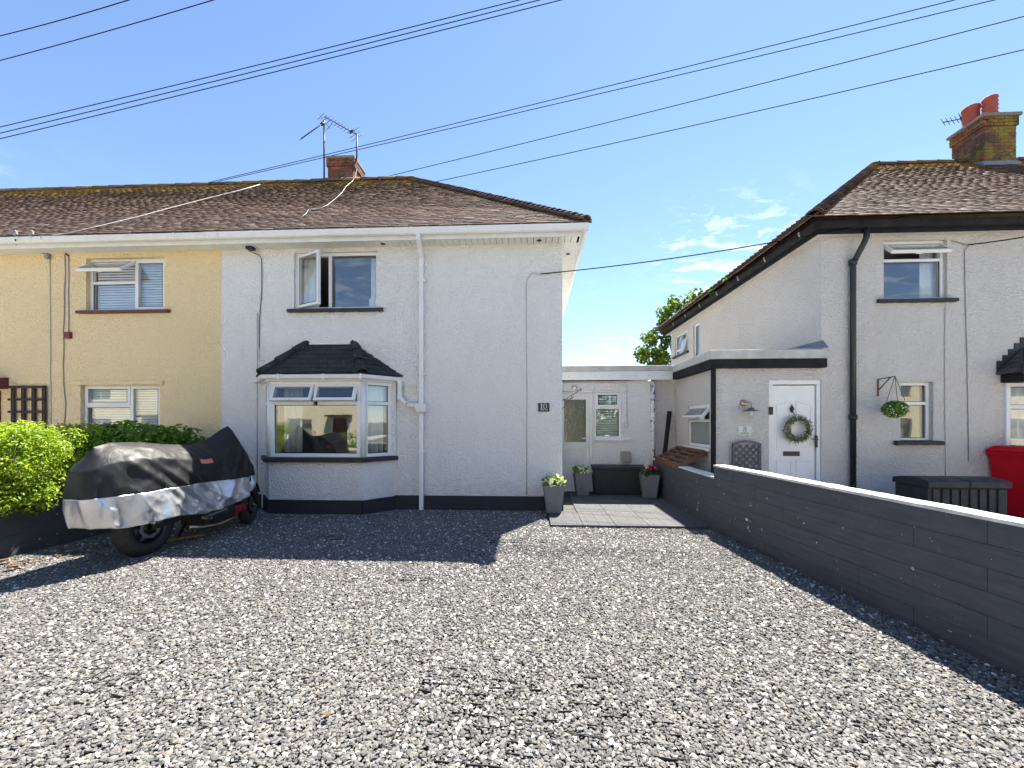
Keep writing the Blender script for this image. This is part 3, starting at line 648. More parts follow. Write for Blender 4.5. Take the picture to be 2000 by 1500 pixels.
# ------------------------------------------------------------------ white house
wh = thing('white_house', ((XP + XR) / 2, FY, 0), 'white roughcast house with black plinth, bay window and brown hipped roof', 'house')
uw = rectY(574, 492, 738, 604, FY)                      # upper window opening
BX0, BX1, BXL, BXR, BY = -4.19, -2.676, -4.55, -2.30, 6.45
bz0, bz1 = .90, 2.10
wall(wh, 'wall', 'render_white', MF(FY), XP, XR, 0, TOP, [uw, (BXL + .1, BXR - .1, bz0, bz1)])
MB().box(XR - .25, XR, FY + .25, YB, 0, TOP).build('side_wall', 'render_white', wh)
MB().box(XP, XR - .25, YB - .25, YB, 0, TOP).build('back_wall', 'render_white', wh)
def plinth_run(pts, z1, parent, th=.018):
    for a, b in zip(pts, pts[1:]):
        a = Vector((*a, 0)); b = Vector((*b, 0)); d = (b - a).normalized(); n = Vector((d.y, -d.x, 0)); mb = MB()
        mb.prism([a, b, b + n * th, a + n * th], (0, 0, z1)); mb.build('plinth', 'plinth_paint', parent)
plinth_run([(XP, FY), (BXL - .05, FY)], .235, wh); plinth_run([(BXL, FY), (BX0, BY), (BX1, BY), (BXR, FY)], .228, wh, .02); plinth_run([(BXR + .002, FY), (XR + .018, FY)], .24, wh)
# upper window, left casement open
room(wh, XP + .3, -1.6, FY + .26, FY + 3.2, 2.7, TOP)
mull = .41
w1 = window(wh, MF(FY), *uw, [(0, mull, 0, 1, 'left', R(27)), (mull, 1, 0, 1, 'fixed', 0)], d0=.05, w=.05, label='upper window with its left casement open')
sill(w1, MF(FY), onY(560, 605, FY - .07).x, onY(746, 605, FY - .07).x, uw[2] + .004, .075, .055, 'black_sill')
curtain(w1, MF(FY), uw[0] + .05, uw[0] + .36, uw[2] + .02, uw[3] - .06, .14, amp=.015); curtain(w1, MF(FY), uw[1] - .17, uw[1] - .04, uw[2] + .02, uw[3] - .06, .14, amp=.015)
MB().box(uw[1] - .20, uw[1] - .06, FY + .13, FY + .15, uw[2] + .03, uw[2] + .20).build('picture_frame', 'paint_white', w1)
# bay
bayM = lambda A, B: (lambda s, t, d: (A[0] + (B[0] - A[0]) * s + (-(B[1] - A[1])) * d / math.hypot(B[0] - A[0], B[1] - A[1]), A[1] + (B[1] - A[1]) * s + (B[0] - A[0]) * d / math.hypot(B[0] - A[0], B[1] - A[1]), t))
def scaled(A, B):
    L = math.hypot(B[0] - A[0], B[1] - A[1]); f = bayM(A, B); return (lambda s, t, d: f(s / L, t, d)), L
bay = MB(); poly = [(BXL, FY + .02), (BX0, BY), (BX1, BY), (BXR, FY + .02)]
bay.prism([(x, y, 0) for x, y in poly], (0, 0, bz0 - .05)); bay_o = bay.build('bay_wall', 'render_white', wh)
front, LF = scaled((BX0, BY), (BX1, BY)); rgt, LR = scaled((BX1, BY), (BXR, FY)); lft, LLf = scaled((BXL, FY), (BX0, BY))
window(wh, front, 0.03, LF - .035, bz0, bz1, [(0, 1, 0, .735, 'fixed', 0), (0, .5, .735, 1, 'top', R(24)), (.5, 1, .735, 1, 'top', R(24))], d0=.0, w=.06, name='bay_front_window', label='wide bay window with two open top vents')
bw2 = window(wh, rgt, .035, LR - .07, bz0, bz1, [(0, 1, 0, .735, 'fixed', 0), (0, 1, .735, 1, 'fixed', 0)], d0=.0, w=.055, name='bay_side_window')
bw3 = window(wh, lft, .07, LLf - .035, bz0, bz1, [(0, 1, 0, .735, 'fixed', 0), (0, 1, .735, 1, 'fixed', 0)], d0=.0, w=.055, name='bay_side_window')
for x in (BX0, BX1): MB().tube([(x, BY + .035, bz0), (x, BY + .035, bz1)], .048, 8).build('corner_post', 'upvc', wh)
MB().box(BXR - .09, BXR + .03, FY - .06, FY + .03, bz0, bz1).build('bay_jamb', 'render_white', wh); MB().box(BXL - .03, BXL + .09, FY - .06, FY + .03, bz0, bz1).build('bay_jamb', 'render_white', wh)
# bay sill following the plan
sp = [(BXL - .06, FY), (BX0 - .035, BY - .085), (BX1 + .035, BY - .085), (BXR + .06, FY)]
MB().prism([(x, y, bz0 - .075) for x, y in sp], (0, 0, .07)).build('bay_sill', 'black_sill', wh, bevel=.012)
room(wh, BXL - .4, BXR + 1.2, FY + .26, FY + 3.4, .3, 2.5)
for xa, xb in ((BX0 - .02, BX0 + .30), (BX1 - .24, BX1 + .05)): curtain(wh, MF(FY), xa, xb, bz0 + .05, bz1 - .05, .02)
curtain(wh, rgt, .16, .42, bz0 + .05, bz1 - .05, .14)
# bay fascia, gutter, roof
bt = 2.20; of = .10
def off(poly_, o):
    c = [(poly_[0][0] - o, poly_[0][1]), (poly_[1][0] - o * .414, poly_[1][1] - o), (poly_[2][0] + o * .414, poly_[2][1] - o), (poly_[3][0] + o, poly_[3][1])]; return c
P_ = [(BXL, FY), (BX0, BY), (BX1, BY), (BXR, FY)]
MB().prism([(x, y, bz1 + .001) for x, y in off(P_, .045)], (0, 0, bt - bz1 - .01)).build('bay_fascia', 'upvc_old', wh)
gp = off(P_, .05); go_ = off(P_, .14); gb = MB()
for i in range(3):
    a, b, c, d = gp[i], gp[i + 1], go_[i + 1], go_[i]
    gb.hexa([(a[0], a[1], bt - .075), (b[0], b[1], bt - .075), (c[0], c[1] + .02, bt - .07), (d[0], d[1] + .02, bt - .07), (a[0], a[1], bt - .005), (b[0], b[1], bt - .005), (c[0], c[1], bt - .005), (d[0], d[1], bt - .005)])
bgut = gb.build('bay_gutter', 'upvc', wh, bevel=.01)
for f in (.18, .62, .98):
    x = go_[1][0] + (go_[2][0] - go_[1][0]) * f; MB().box(x - .018, x + .018, go_[1][1] - .006, go_[1][1] + .06, bt - .082, bt + .002).build('gutter_bracket', 'upvc', bgut)
MB().box(go_[0][0] - .02, go_[0][0] + .10, FY - .13, FY - .005, bt - .08, bt - .004).build('gutter_end', 'upvc_old', bgut)
# bay roof planes (front + two splays) of dark interlocking tiles
E = [Vector((*p, bt + .005)) for p in off(P_, .13)]; T0 = Vector((onY(594, 676, FY).x, FY, 2.735)); T1 = Vector((onY(694, 676, FY).x, FY, 2.735))
broof = MB(); broof.add([E[0], E[1], E[2], E[3], T1, T0], [(1, 2, 4, 5), (0, 1, 5), (2, 3, 4)]); br_o = broof.build('bay_roof', 'tile_dark', wh)
def clip_poly(poly2, planes):
    for (px, py, nx, ny) in planes:
        out = []
        for i in range(len(poly2)):
            a, b = poly2[i], poly2[(i + 1) % len(poly2)]; da = (a[0] - px) * nx + (a[1] - py) * ny; db = (b[0] - px) * nx + (b[1] - py) * ny
            if da >= 0: out.append(a)
            if (da >= 0) != (db >= 0): t = da / (da - db); out.append((a[0] + (b[0] - a[0]) * t, a[1] + (b[1] - a[1]) * t))
        poly2 = out
        if len(poly2) < 3: return []
    return poly2
def clipped_tiles(parent, tri, gauge, tw, m, th=.012, lift=.012):
    A, B = Vector(tri[0]), Vector(tri[1]); ux = (B - A).normalized(); nn = ux.cross(Vector(tri[2]) - A).normalized(); nn = nn if nn.z > 0 else -nn; us = nn.cross(ux)
    if us.z < 0: us = -us
    P2 = [((Vector(p) - A).dot(ux), (Vector(p) - A).dot(us)) for p in tri]; cx = sum(p[0] for p in P2) / len(P2); cy = sum(p[1] for p in P2) / len(P2); pl = []
    for i in range(len(P2)):
        a, b = P2[i], P2[(i + 1) % len(P2)]; nx, ny = -(b[1] - a[1]), b[0] - a[0]
        if (cx - a[0]) * nx + (cy - a[1]) * ny < 0: nx, ny = -nx, -ny
        pl.append((a[0], a[1], nx, ny))
    mx = max(p[1] for p in P2); lo = min(p[0] for p in P2); hi = max(p[0] for p in P2); k = 0
    while k * gauge < mx:
        j = 0; s = lo - (tw * .5 if k % 2 else 0)
        while s < hi:
            q = clip_poly([(s + .002, k * gauge), (s + tw - .002, k * gauge), (s + tw - .002, (k + 1.3) * gauge), (s + .002, (k + 1.3) * gauge)], pl)
            if len(q) >= 3:
                top = []; jl = random.uniform(-.003, .003)
                for x, y in q:
                    h = lift * (1 - (y - k * gauge) / (1.3 * gauge)) + .004 + jl; top.append(A + ux * x + us * y + nn * (h + th))
                MB().prism([p - nn * th for p in top], nn * th).build('tile', m, parent)
            s += tw
        k += 1
clipped_tiles(br_o, [E[1], E[2], T1, T0], .125, .29, 'tile_dark'); clipped_tiles(br_o, [E[2], E[3], T1], .125, .29, 'tile_dark'); clipped_tiles(br_o, [E[0], E[1], T0], .125, .29, 'tile_dark')
hip = arch_mesh('hip_tile', 'tile_dark', .092, .078, .34, n=6)
for a, b in ((E[1], T0), (E[2], T1)): run_tiles(br_o, 'hip_tile', hip, a, b - (b - a) * .02, (b - a).length / 2.55, lift=.022, tilt=.015)
fl = MB()
for a, b in ((E[3], T1),):                         # stepped flashing up the wall
    for k in range(8):
        p = a.lerp(b, (k + .5) / 8.0); fl.box(p.x - .07, p.x + .06, FY - .012 - .0012 * k, FY - .001, p.z + .02, p.z + .13)
fl.box(T0.x - .05, T1.x + .05, FY - .010, FY - .001, T0.z, T0.z + .05); fl.build('flashing', 'upvc_old', wh)
# soffit, fascia, gutter
fy = FY - .27; XS = XR + .28
sbm = MB().box(0, .092, fy + .02, FY - .001, TOP - .006, TOP + .006).mesh('soffit_board', 'upvc_old'); x = XP
sof = MB().box(XP, XS, fy + .02, FY - .003, TOP + .007, TOP + .02).build('soffit', 'wire_black', wh)  # black backing sheet, stands in for groove shade between the boards
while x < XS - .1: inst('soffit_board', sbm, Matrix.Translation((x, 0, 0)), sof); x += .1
sbm2 = MB().box(XR + .003, XS - .02, 0, .092, TOP - .006, TOP + .006).mesh('soffit_board', 'upvc_old'); y = FY
sof2 = MB().box(XR + .004, XS - .02, FY, YB + .2, TOP + .007, TOP + .02).build('soffit', 'wire_black', wh)  # same black backing, gives the side board gaps their shade
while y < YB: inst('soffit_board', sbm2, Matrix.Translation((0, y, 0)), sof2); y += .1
for u, v in ((748, 477), (1053, 470)):
    p = onY(u, v, FY - .12); MB().lathe([(.0, TOP - .012), (.035, TOP - .012), (.042, TOP - .006)], 14, Matrix.Translation((p.x, FY - .12, 0))).build('downlight', 'dark_metal', sof)
MB().lathe([(.0, TOP - .012), (.035, TOP - .012), (.042, TOP - .006)], 14, Matrix.Translation((XR + .13, FY + .45, 0))).build('downlight', 'dark_metal', sof2)
MB().box(XP, XS, fy, fy + .02, TOP - .014, EZ - .01).build('fascia', 'upvc_old', wh); MB().box(XS - .02, XS, fy + .02, YB + .25, TOP - .014, EZ - .01).build('fascia', 'upvc_old', wh)
gut = MB().prism([(XP, fy + p[0], p[1]) for p in gutter_poly(EZ - .01)], (XS + .10 - XP, 0, 0)).build('gutter', 'upvc', wh)
MB().prism([(XS - p[0], fy - .1, p[1]) for p in gutter_poly(EZ - .012)], (0, YB + .3 - fy, 0)).build('side_gutter', 'upvc', wh)
for u in (492, 590, 695, 804, 834, 915, 1018, 1117):
    x = onY(u, 455, fy - .1).x; MB().prism([(x - .014, fy + p[0] * 1.06, p[1] - .004) for p in gutter_poly(EZ - .004)[:6]], (.028, 0, 0)).build('gutter_bracket', 'upvc', gut)
for k in range(7): MB().prism([(XS - p[0] * 1.06, FY + .4 + k * .9, p[1] - .004) for p in gutter_poly(EZ - .004)[:6]], (0, .028, 0)).build('gutter_bracket', 'upvc', gut)
# down pipe with hopper
dx = onY(823, 700, FY - .06).x; dxt = onY(817, 470, fy - .05).x
dpm = MB(); dpm.box(dxt - .035, dxt + .035, fy - .085, fy - .02, EZ - .20, EZ - .10)
dpm.bar((dxt, fy - .05, EZ - .19), (dx, FY - .05, 4.16), .065, .065); dpm.box(dx - .034, dx + .034, FY - .085, FY - .018, 1.69, 4.20)
dpm.box(dx - .034, dx + .034, FY - .085, FY - .022, -.01, 1.60); dp = dpm.build('downpipe', 'upvc', wh, bevel=.008)
hz = onY(821, 797, FY - .1).z
MB().hexa([(dx - .06, FY - .15, hz - .07), (dx + .08, FY - .15, hz - .07), (dx + .08, FY - .005, hz - .07), (dx - .06, FY - .005, hz - .07), (dx - .09, FY - .18, hz + .07), (dx + .11, FY - .18, hz + .07), (dx + .11, FY - .005, hz + .07), (dx - .09, FY - .005, hz + .07)]).build('hopper', 'upvc', dp, bevel=.01)
for v in (549, 730, 882): z = onY(823, v, FY - .06).z; MB().box(dx - .06, dx + .07, FY - .092, FY - .01, z - .014, z + .014).build('pipe_clip', 'upvc', dp)
bd = MB(); ex = BXR + .10; bd.box(ex - .03, ex + .035, FY - .10, FY - .035, 1.83, bt - .06); bd.bar((ex, FY - .068, 1.86), (ex + .13, FY - .068, 1.74), .062, .062, up=(0, 1, 0)); bd.bar((ex + .10, FY - .068, 1.755), (dx - .05, FY - .068, 1.715), .062, .062, up=(0, 1, 0)); bd.build('bay_downpipe', 'upvc', wh, bevel=.008)
vent = MB(); vx = onY(802, 760, FY).x
for k in range(5): vent.box(vx - .10, vx + .10, FY - .018, FY - .002, 1.91 + k * .04, 1.935 + k * .04)
vent.build('air_vent', 'upvc_old', wh)
# cables on the wall
cx = onY(512, 520, FY).x
cable(wh, [(onY(490, 480, FY).x, FY - .10, 4.37), (onY(492, 488, FY).x, FY - .05, 4.33), (cx - .03, FY - .02, 4.27), (cx, FY - .01, 4.2), (cx, FY - .008, 3.7), (cx - .04, FY - .008, 3.2), (cx - .045, FY - .008, 2.72)], .0065, 'rusty_iron')
MB().box(onY(484, 480, FY - .1).x, onY(496, 480, FY - .1).x, FY - .16, FY - .06, 4.33, 4.43).build('junction_box', 'plastic_dark', wh)
cable(wh, [(cx - .045, FY - .006, 2.72), (cx - .05, FY - .006, 2.5), (cx + .05, FY - .006, 2.49)], .006, 'wire_white'); cable(wh, [(cx - .08, FY - .006, 3.3), (cx - .085, FY - .006, .3)], .008, 'wire_white')
rx = onY(1028, 700, FY).x; lp = [onY(1056, 535, FY - .02), onY(1040, 533, FY - .015), onY(1030, 545, FY - .012), onY(1028, 553, FY - .01)]
cable(wh, lp + [Vector((rx, FY - .008, 2.9)), Vector((rx + .012, FY - .008, 2.0)), Vector((rx + .006, FY - .008, .26))], .008, 'wire_white')
# roof
tile_hip = lambda s, r: (XP + s) < XR + EO - r * RUN / SL + .02
front_roof(wh, XP, XR + EO, lambda s, r: s > -.02 and r < SL - .03 and tile_hip(s, r))
tile_plane(wh, (XR + EO, YE, EZ), (0, 1, 0), (-RUN, 0, RISE), YB + EO - YE, SL, lambda s, r: s > r * RUN / SL and s < (YB + EO - YE) - r * RUN / SL and r < 1.2, .1, .168, 'tile_brown', 0)
apx = (XR + EO - RUN, YRIDGE, ZRIDGE)
rdk = MB().add([(XP, YE, EZ), (XR + EO, YE, EZ), apx, (XP, YRIDGE, ZRIDGE), (XR + EO, YRIDGE + RUN, EZ), (XP, YRIDGE + RUN, EZ)], [(0, 1, 2, 3), (1, 4, 2), (4, 5, 3, 2)]).build('roof', 'tile_brown', wh)
bon = arch_mesh('hip_tile', 'tile_brown', .125, .085, .24, n=6, span=.8); rid = arch_mesh('ridge_tile', 'tile_brown', .125, .122, .44, n=7)
run_tiles(rdk, 'hip_tile', bon, (XR + EO + .02, YE - .02, EZ + .01), Vector(apx), .128, lift=.012, tilt=.08)
run_tiles(rdk, 'ridge_tile', rid, (XP + .02, YRIDGE, ZRIDGE), apx, .452, lift=.025)
chm = chimney(wh, onY(640, 330, 10.75).x, onY(690, 330, 10.75).x, 10.75, 11.42, 6.9, 8.38)
MB().lathe([(.10, 8.36), (.10, 8.52), (.12, 8.53), (.12, 8.56), (.02, 8.58)], 14, Matrix.Translation((onY(668, 320, 11.1).x, 11.1, 0))).build('chimney_pot', 'clay_pot', chm)
MB().box(onY(640, 330, 10.75).x - .04, onY(690, 330, 10.75).x + .04, 10.71, 11.46, 8.36, 8.42).build('chimney_cap', 'mortar', chm, bevel=.01)

# house number
sr = rectY(1051, 787, 1073, 804, FY - .01)
hs = thing('house_number_sign', ((sr[0] + sr[1]) / 2, FY, sr[2]), 'dark slate plaque with white number 10 on the white wall', 'sign')
MB().box(sr[0], sr[1], FY - .020, FY - .001, sr[2], sr[3]).build('plaque', 'slate', hs, bevel=.003)
def ell_ring(mb, cx, cz, rx, rz, tx, tz, y, n=28):
    vs = []
    for k in range(n):
        a = 2 * math.pi * k / n
        for (ax, az) in ((rx, rz), (rx - tx, rz - tz)):
            for yy in (y, y + .002): vs.append((cx + ax * math.cos(a), yy, cz + az * math.sin(a)))
    fs = []
    for k in range(n):
        i, j = 4 * k, 4 * ((k + 1) % n); fs += [(i, j, j + 2, i + 2), (i + 1, i + 3, j + 3, j + 1), (i, i + 1, j + 1, j), (i + 2, j + 2, j + 3, i + 3)]
    mb.add(vs, fs)
sw, sh_ = sr[1] - sr[0], sr[3] - sr[2]; yF = FY - .0225; d1 = MB(); X1 = sr[0] + sw * .31; Z0 = sr[2] + sh_ * .33; Z1 = sr[2] + sh_ * .92
d1.box(X1 - .0065, X1 + .0065, yF, yF + .002, Z0, Z1); d1.box(X1 - .018, X1 + .018, yF + .0002, yF + .002, Z0, Z0 + .005); d1.hexa([(X1 - .02, yF, Z1 - .018), (X1, yF, Z1 - .006), (X1, yF + .002, Z1 - .006), (X1 - .02, yF + .002, Z1 - .018), (X1 - .02, yF, Z1 - .012), (X1, yF, Z1), (X1, yF + .002, Z1), (X1 - .02, yF + .002, Z1 - .012)])
d1.build('digit', 'paint_white', hs); d2 = MB(); ell_ring(d2, sr[0] + sw * .62, (Z0 + Z1) / 2, .027, (Z1 - Z0) / 2 + .002, .009, .004, yF); d2.build('digit', 'paint_white', hs)
ln_ = MB(); xx = sr[0] + sw * .2
for k in range(12):
    if k != 7: ln_.box(xx, xx + .003 + .003 * (k % 2), yF, yF + .002, sr[2] + .022, sr[2] + .036)
    xx += .0098
ln_.build('small_lettering', 'paint_white', hs)

# ------------------------------------------------------------------ cream house
cr = thing('cream_house', ((XP + XL) / 2, FY, 0), 'cream yellow roughcast house joined to the white house', 'house')
cu = rectY(168, 503, 321, 607, FY); cl = rectY(157, 750, 312, 850, FY); g0 = XL
wall(cr, 'wall', 'render_cream', MF(FY), XL, XP, 0, TOP, [cu, cl])
MB().box(XL, XP, YB - .25, YB, 0, TOP).build('back_wall', 'render_cream', cr); MB().box(XL, XL + .25, FY + .25, YB - .25, 0, TOP).build('side_wall', 'render_cream', cr)
room(cr, XL + .4, XP - .2, FY + .26, FY + 3, 2.7, TOP); room(cr, XL + .4, XP - .2, FY + .26, FY + 3, .2, 2.5)
wa = window(cr, MF(FY), *cu, [(0, .60, 0, .56, 'fixed', 0), (0, .60, .56, 1, 'top', R(52)), (.60, 1, 0, 1, 'right', 0)], d0=.07, w=.045, label='upper window with open top vent and white blinds')
sill(wa, MF(FY), onY(148, 612, FY - .06).x, onY(327, 612, FY - .06).x, cu[2] + .004, .07, .05, 'maroon_sill', 'maroon painted sill', False)
blind(wa, MF(FY), cu[0] + .06, cu[1] - .06, cu[2] + .05, cu[3] - .05, .14)
wb = window(cr, MF(FY), *cl, [(0, .60, 0, .58, 'fixed', 0), (0, .60, .58, 1, 'top', 0), (.60, 1, 0, 1, 'right', 0)], d0=.07, w=.045, label='lower window above the hedge')
blind(wb, MF(FY), cl[0] + .06, cl[1] - .06, cl[2] + .05, cl[3] - .05, .14)
lt = rectY(139, 742, 318, 751, FY - .02); MB().box(lt[0], lt[1], FY - .03, FY + .004, lt[2] - .01, lt[3] - .005).build('lintel', 'render_cream', cr, bevel=.012)
sill(wb, MF(FY), cl[0] - .06, cl[1] + .06, cl[2] + .004, .07, .05, 'maroon_sill', None, False)
MB().box(XL, XP - .002, fy + .02, FY - .001, TOP - .006, TOP + .008).build('soffit', 'upvc_old', cr); MB().box(XL, XP - .002, fy, fy + .02, TOP - .014, EZ - .01).build('fascia', 'upvc_old', cr)
g2 = MB().prism([(XL, fy + p[0], p[1]) for p in gutter_poly(EZ - .016)], (XP - XL - .004, 0, 0)).build('gutter', 'upvc_old', cr)
for u in (60, 168, 255, 340, 398, 424): x = onY(u, 465, fy - .1).x; MB().prism([(x - .014, fy + p[0] * 1.06, p[1] - .004) for p in gutter_poly(EZ - .010)[:6]], (.028, 0, 0)).build('gutter_bracket', 'upvc_old', g2)
front_roof(cr, XL, XP, lambda s, r: s < XP - XL + .05 and r < SL - .03, part_ok=lambda o: o.x > -9.4)
rd2 = MB().add([(XL, YE, EZ), (XP, YE, EZ), (XP, YRIDGE, ZRIDGE), (XL, YRIDGE, ZRIDGE), (XP, YRIDGE + RUN, EZ), (XL, YRIDGE + RUN, EZ)], [(0, 1, 2, 3), (3, 2, 4, 5)]).build('roof', 'tile_brown', cr)
run_tiles(rd2, 'ridge_tile', rid, (XL, YRIDGE, ZRIDGE - .02), (XP, YRIDGE, ZRIDGE), .452, lift=.02)
for u, du, v0, v1, m in ((97, 2, 505, 830, 'wire_white'), (127, -1, 498, 825, 'cable_grey'), (134, 0, 500, 655, 'cable_grey')):
    cable(cr, [onY(u + (random.uniform(-3, 3) if 0 < k < 9 and u == 127 else random.uniform(-.5, .5)) + du * k / 9, v0 + (v1 - v0) * k / 9, FY - .008) for k in range(10)], .008, m)
cable(cr, [onY(30, 468, fy - .12), onY(32, 478, fy), onY(55, 488, FY - .1), onY(85, 495, FY - .04), onY(97, 505, FY - .01)], .010, 'wire_black'); cable(cr, [onY(63, 460, fy - .12), onY(70, 475, fy), onY(95, 483, FY - .12), onY(125, 493, FY - .03), onY(134, 500, FY - .01)], .010, 'wire_black')
q = onY(97, 502, FY); MB().box(q.x - .03, q.x + .03, FY - .06, FY - .002, q.z - .04, q.z + .05).build('junction_box', 'cable_grey', cr); q = onY(136, 656, FY); MB().box(q.x - .05, q.x + .05, FY - .05, FY - .002, q.z - .05, q.z + .06).build('junction_box', 'maroon', cr)
for u, v in ((30, 460), (62, 460)):
    q = onY(u, v, fy - .12); MB().lathe([(.0, 0), (.03, .0), (.035, .03), (.02, .05), (.03, .07), (.0, .09)], 10, Matrix.Translation(q)).build('insulator', 'cable_grey', cr)
q = rectY(-130, 738, -52, 755, FY - .5); MB().hexa([(q[0], FY - .55, q[2]), (q[1] - .12, FY - .55, q[2]), (q[1] - .05, FY, q[2]), (q[0], FY, q[2]), (q[0], FY - .5, q[2] + .10), (q[1] - .10, FY - .5, q[2] + .10), (q[1] - .05, FY, q[2] + .2), (q[0], FY, q[2] + .2)]).build('door_canopy', 'maroon_sill', cr)
q = onY(1, 800, FY); MB().box(q.x - 1.0, q.x + .01, FY - .02, FY + .02, 0, 2.0).build('front_door', 'maroon', cr)
tr = rectY(20, 753, 87, 850, FY - .05)
tl = thing('wooden_trellis', ((tr[0] + tr[1]) / 2, FY - .04, tr[2] - .3), 'dark brown square wooden trellis on the cream wall above the hedge', 'trellis')
for k in range(4): x = tr[0] + .03 + (tr[1] - tr[0] - .06) * k / 3; MB().box(x - .03, x + .03, FY - .045, FY - .022, tr[2] - .3, tr[3]).build('slat', 'lattice_brown', tl)
for k in range(5): z = tr[3] - .025 - k * .215; MB().box(tr[0] - .03, tr[1], FY - .066, FY - .0455, z - .02, z + .02).build('slat', 'lattice_brown', tl)

# ------------------------------------------------------------------ low link building between the houses
XLK = 2.44; XPS = 2.90; LZ = 2.30
lk = thing('link_extension', (1.5, YL, 0), 'low flat-roofed white extension with glazed door between the two houses', 'building')
dr = (.50, onY(1158, 850, YL).x, .05, 2.06); lw = rectY(1160, 763, 1214, 857, YL)
wall(lk, 'wall', 'render_white', MF(YL), XR + .002, XLK, 0, LZ, [(dr[0], dr[1] + .001, dr[2], dr[3]), (dr[1] + .001 if lw[0] < dr[1] + .001 else lw[0], lw[1], lw[2], lw[3])])
MB().box(XR + .002, XLK, YL + .25, YL + 4.5, LZ - .1, LZ + .02).build('ceiling', 'interior', lk); room(lk, XR + .1, XLK, YL + .26, YL + 3, 0.0, LZ - .12)
fz = (onY(1200, 742, YL - .12).z, onY(1200, 726, YL - .12).z, onY(1200, 714, YL - .15).z)
XF = onY(1317, 730, YL - .12).x
MB().box(XR + .003, XF, YL - .12, YL - .10, fz[0], fz[1] + .01).build('fascia', 'upvc', lk); MB().box(XR + .003, XF, YL - .10, YL - .001, fz[0] + .01, fz[0] + .02).build('soffit', 'upvc_old', lk)
MB().box(XR + .003, XF + .02, YL - .15, YL + 4.6, fz[1] + .011, fz[2]).build('roof_edge', 'fascia_grey', lk, bevel=.01)
for k in range(8): MB().lathe([(0, -.003), (.007, -.003), (.009, 0)], 8, Matrix.Translation((XR + .25 + k * .27, YL - .1205, (fz[0] + fz[1]) / 2)) @ Matrix.Rotation(R(-90), 4, 'X')).build('screw_cap', 'cable_grey', lk)
# door
M = MF(YL); df = MB(); ring(df, M, dr[0], dr[1], dr[2], dr[3], .03, .10, .06); dfo = df.build('door', 'upvc_old', lk, bevel=.004, )
a0, a1, c0, c1 = dr[0] + .062, dr[1] - .062, dr[2] + .062, dr[3] - .062; zm = onY(1130, 868, YL).z
lf = MB(); ring(lf, M, a0, a1, zm - .03, c1, .035, .085, .075); ring(lf, M, a0, a1, c0, zm - .031, .035, .085, .075); lf.build('door_leaf', 'upvc_old', dfo, bevel=.005)
MB().mbox(M, a0 + .07, a1 - .07, zm + .045, c1 - .07, .052, .068).build('pane', 'glass_rippled', dfo)
MB().mbox(M, a0 + .07, a1 - .07, c0 + .07, zm - .10, .05, .075).build('door_panel', 'upvc_old', dfo); pm = MB(); ring(pm, M, a0 + .11, a1 - .11, c0 + .22, zm - .16, .040, .052, .02); pm.build('door_moulding', 'upvc_old', dfo, bevel=.006)
hd = MB(); hx = a1 - .037; hzz = onY(1150, 857, YL).z; hd.box(hx - .016, hx + .016, YL + .026, YL + .036, hzz - .10, hzz + .08); hd.bar((hx, YL + .0, hzz + .01), (hx - .12, YL + .0, hzz + .01), .016, .016); hd.bar((hx, YL + .03, hzz + .01), (hx, YL - .005, hzz + .01), .016, .016); hd.build('door_handle', 'upvc', dfo)
MB().box(dr[0] - .03, dr[1] + .04, YL - .07, YL + .02, .02, .052).build('threshold', 'upvc_old', dfo); MB().box(dr[0] - .03, dr[1] + .04, YL - .03, YL + .02, .0, .02).build('step', 'maroon_sill', dfo)
wk = window(lk, M, max(lw[0], dr[1] + .002), lw[1], lw[2], lw[3], [(0, 1, 0, .66, 'fixed', 0), (0, 1, .66, 1, 'top', 0)], d0=.03, w=.05, label='small window beside the glazed door')
blind(wk, M, lw[0] + .05, lw[1] - .05, lw[2] + .05, lw[3] - .05, .13, .05); sill(wk, M, lw[0] + .01, lw[1] + .18, lw[2] + .002, .05, .035, 'upvc', None, False)
MB().box(dr[0], onY(1222, 770, YL).x, YL - .012, YL - .001, 2.08, 2.10).build('lintel_bead', 'render_white', lk)
mbx = rectY(1213, 882, 1232, 903, YL - .08); mo = MB().box(mbx[0], mbx[1], YL - .09, YL - .001, mbx[2], mbx[3]).build('meter_box', 'cable_grey', lk, bevel=.008); MB().lathe([(0, 0), (.008, .0), (.008, .004), (0, .004)], 8, Matrix.Translation((mbx[1] - .035, YL - .091, (mbx[2] + mbx[3]) / 2)) @ Matrix.Rotation(R(90), 4, 'X')).build('lock', 'ink', mo)
q = onY(1224, 770, YL); cable(lk, [(XR + .1, YL - .008, LZ - .02), (q.x - .3, YL - .01, LZ - .03), (q.x - .02, YL - .01, LZ - .03), (q.x, YL - .01, 2.2), (q.x + .005, YL - .01, 1.45)], .007, 'wire_white'); q2 = onY(1222, 829, YL)
cl_ = [(q2.x + .04 * math.cos(a) + .0, YL - .015 - .004 * a, q2.z + .05 * math.sin(a)) for a in np.linspace(0, 12, 40)]; cable(lk, cl_, .005, 'wire_white')
# peeling pilaster / pipe at the join
def peel():
    m, t, p = base('peeling_paint', (0.7, 0.68, 0.66), 0.8)
    f = noise(t, 14, 5, 0.7); setc(t, p, mix(t, mrange(t, f, 0.54, 0.58), (0.74, 0.73, 0.72), (0.10, 0.045, 0.04))); bump(t, p, f, 0.6, .008)
peel()
MB().tube([(XLK - .01, YL - .05, 0.3), (XLK - .01, YL - .05, LZ - .02)], .045, 12).build('old_pipe', 'peeling_paint', lk)
wall(lk, 'return_wall', 'render_grey', MF(YL + .02), XLK + .04, XPS + .1, 0, LZ + .1)

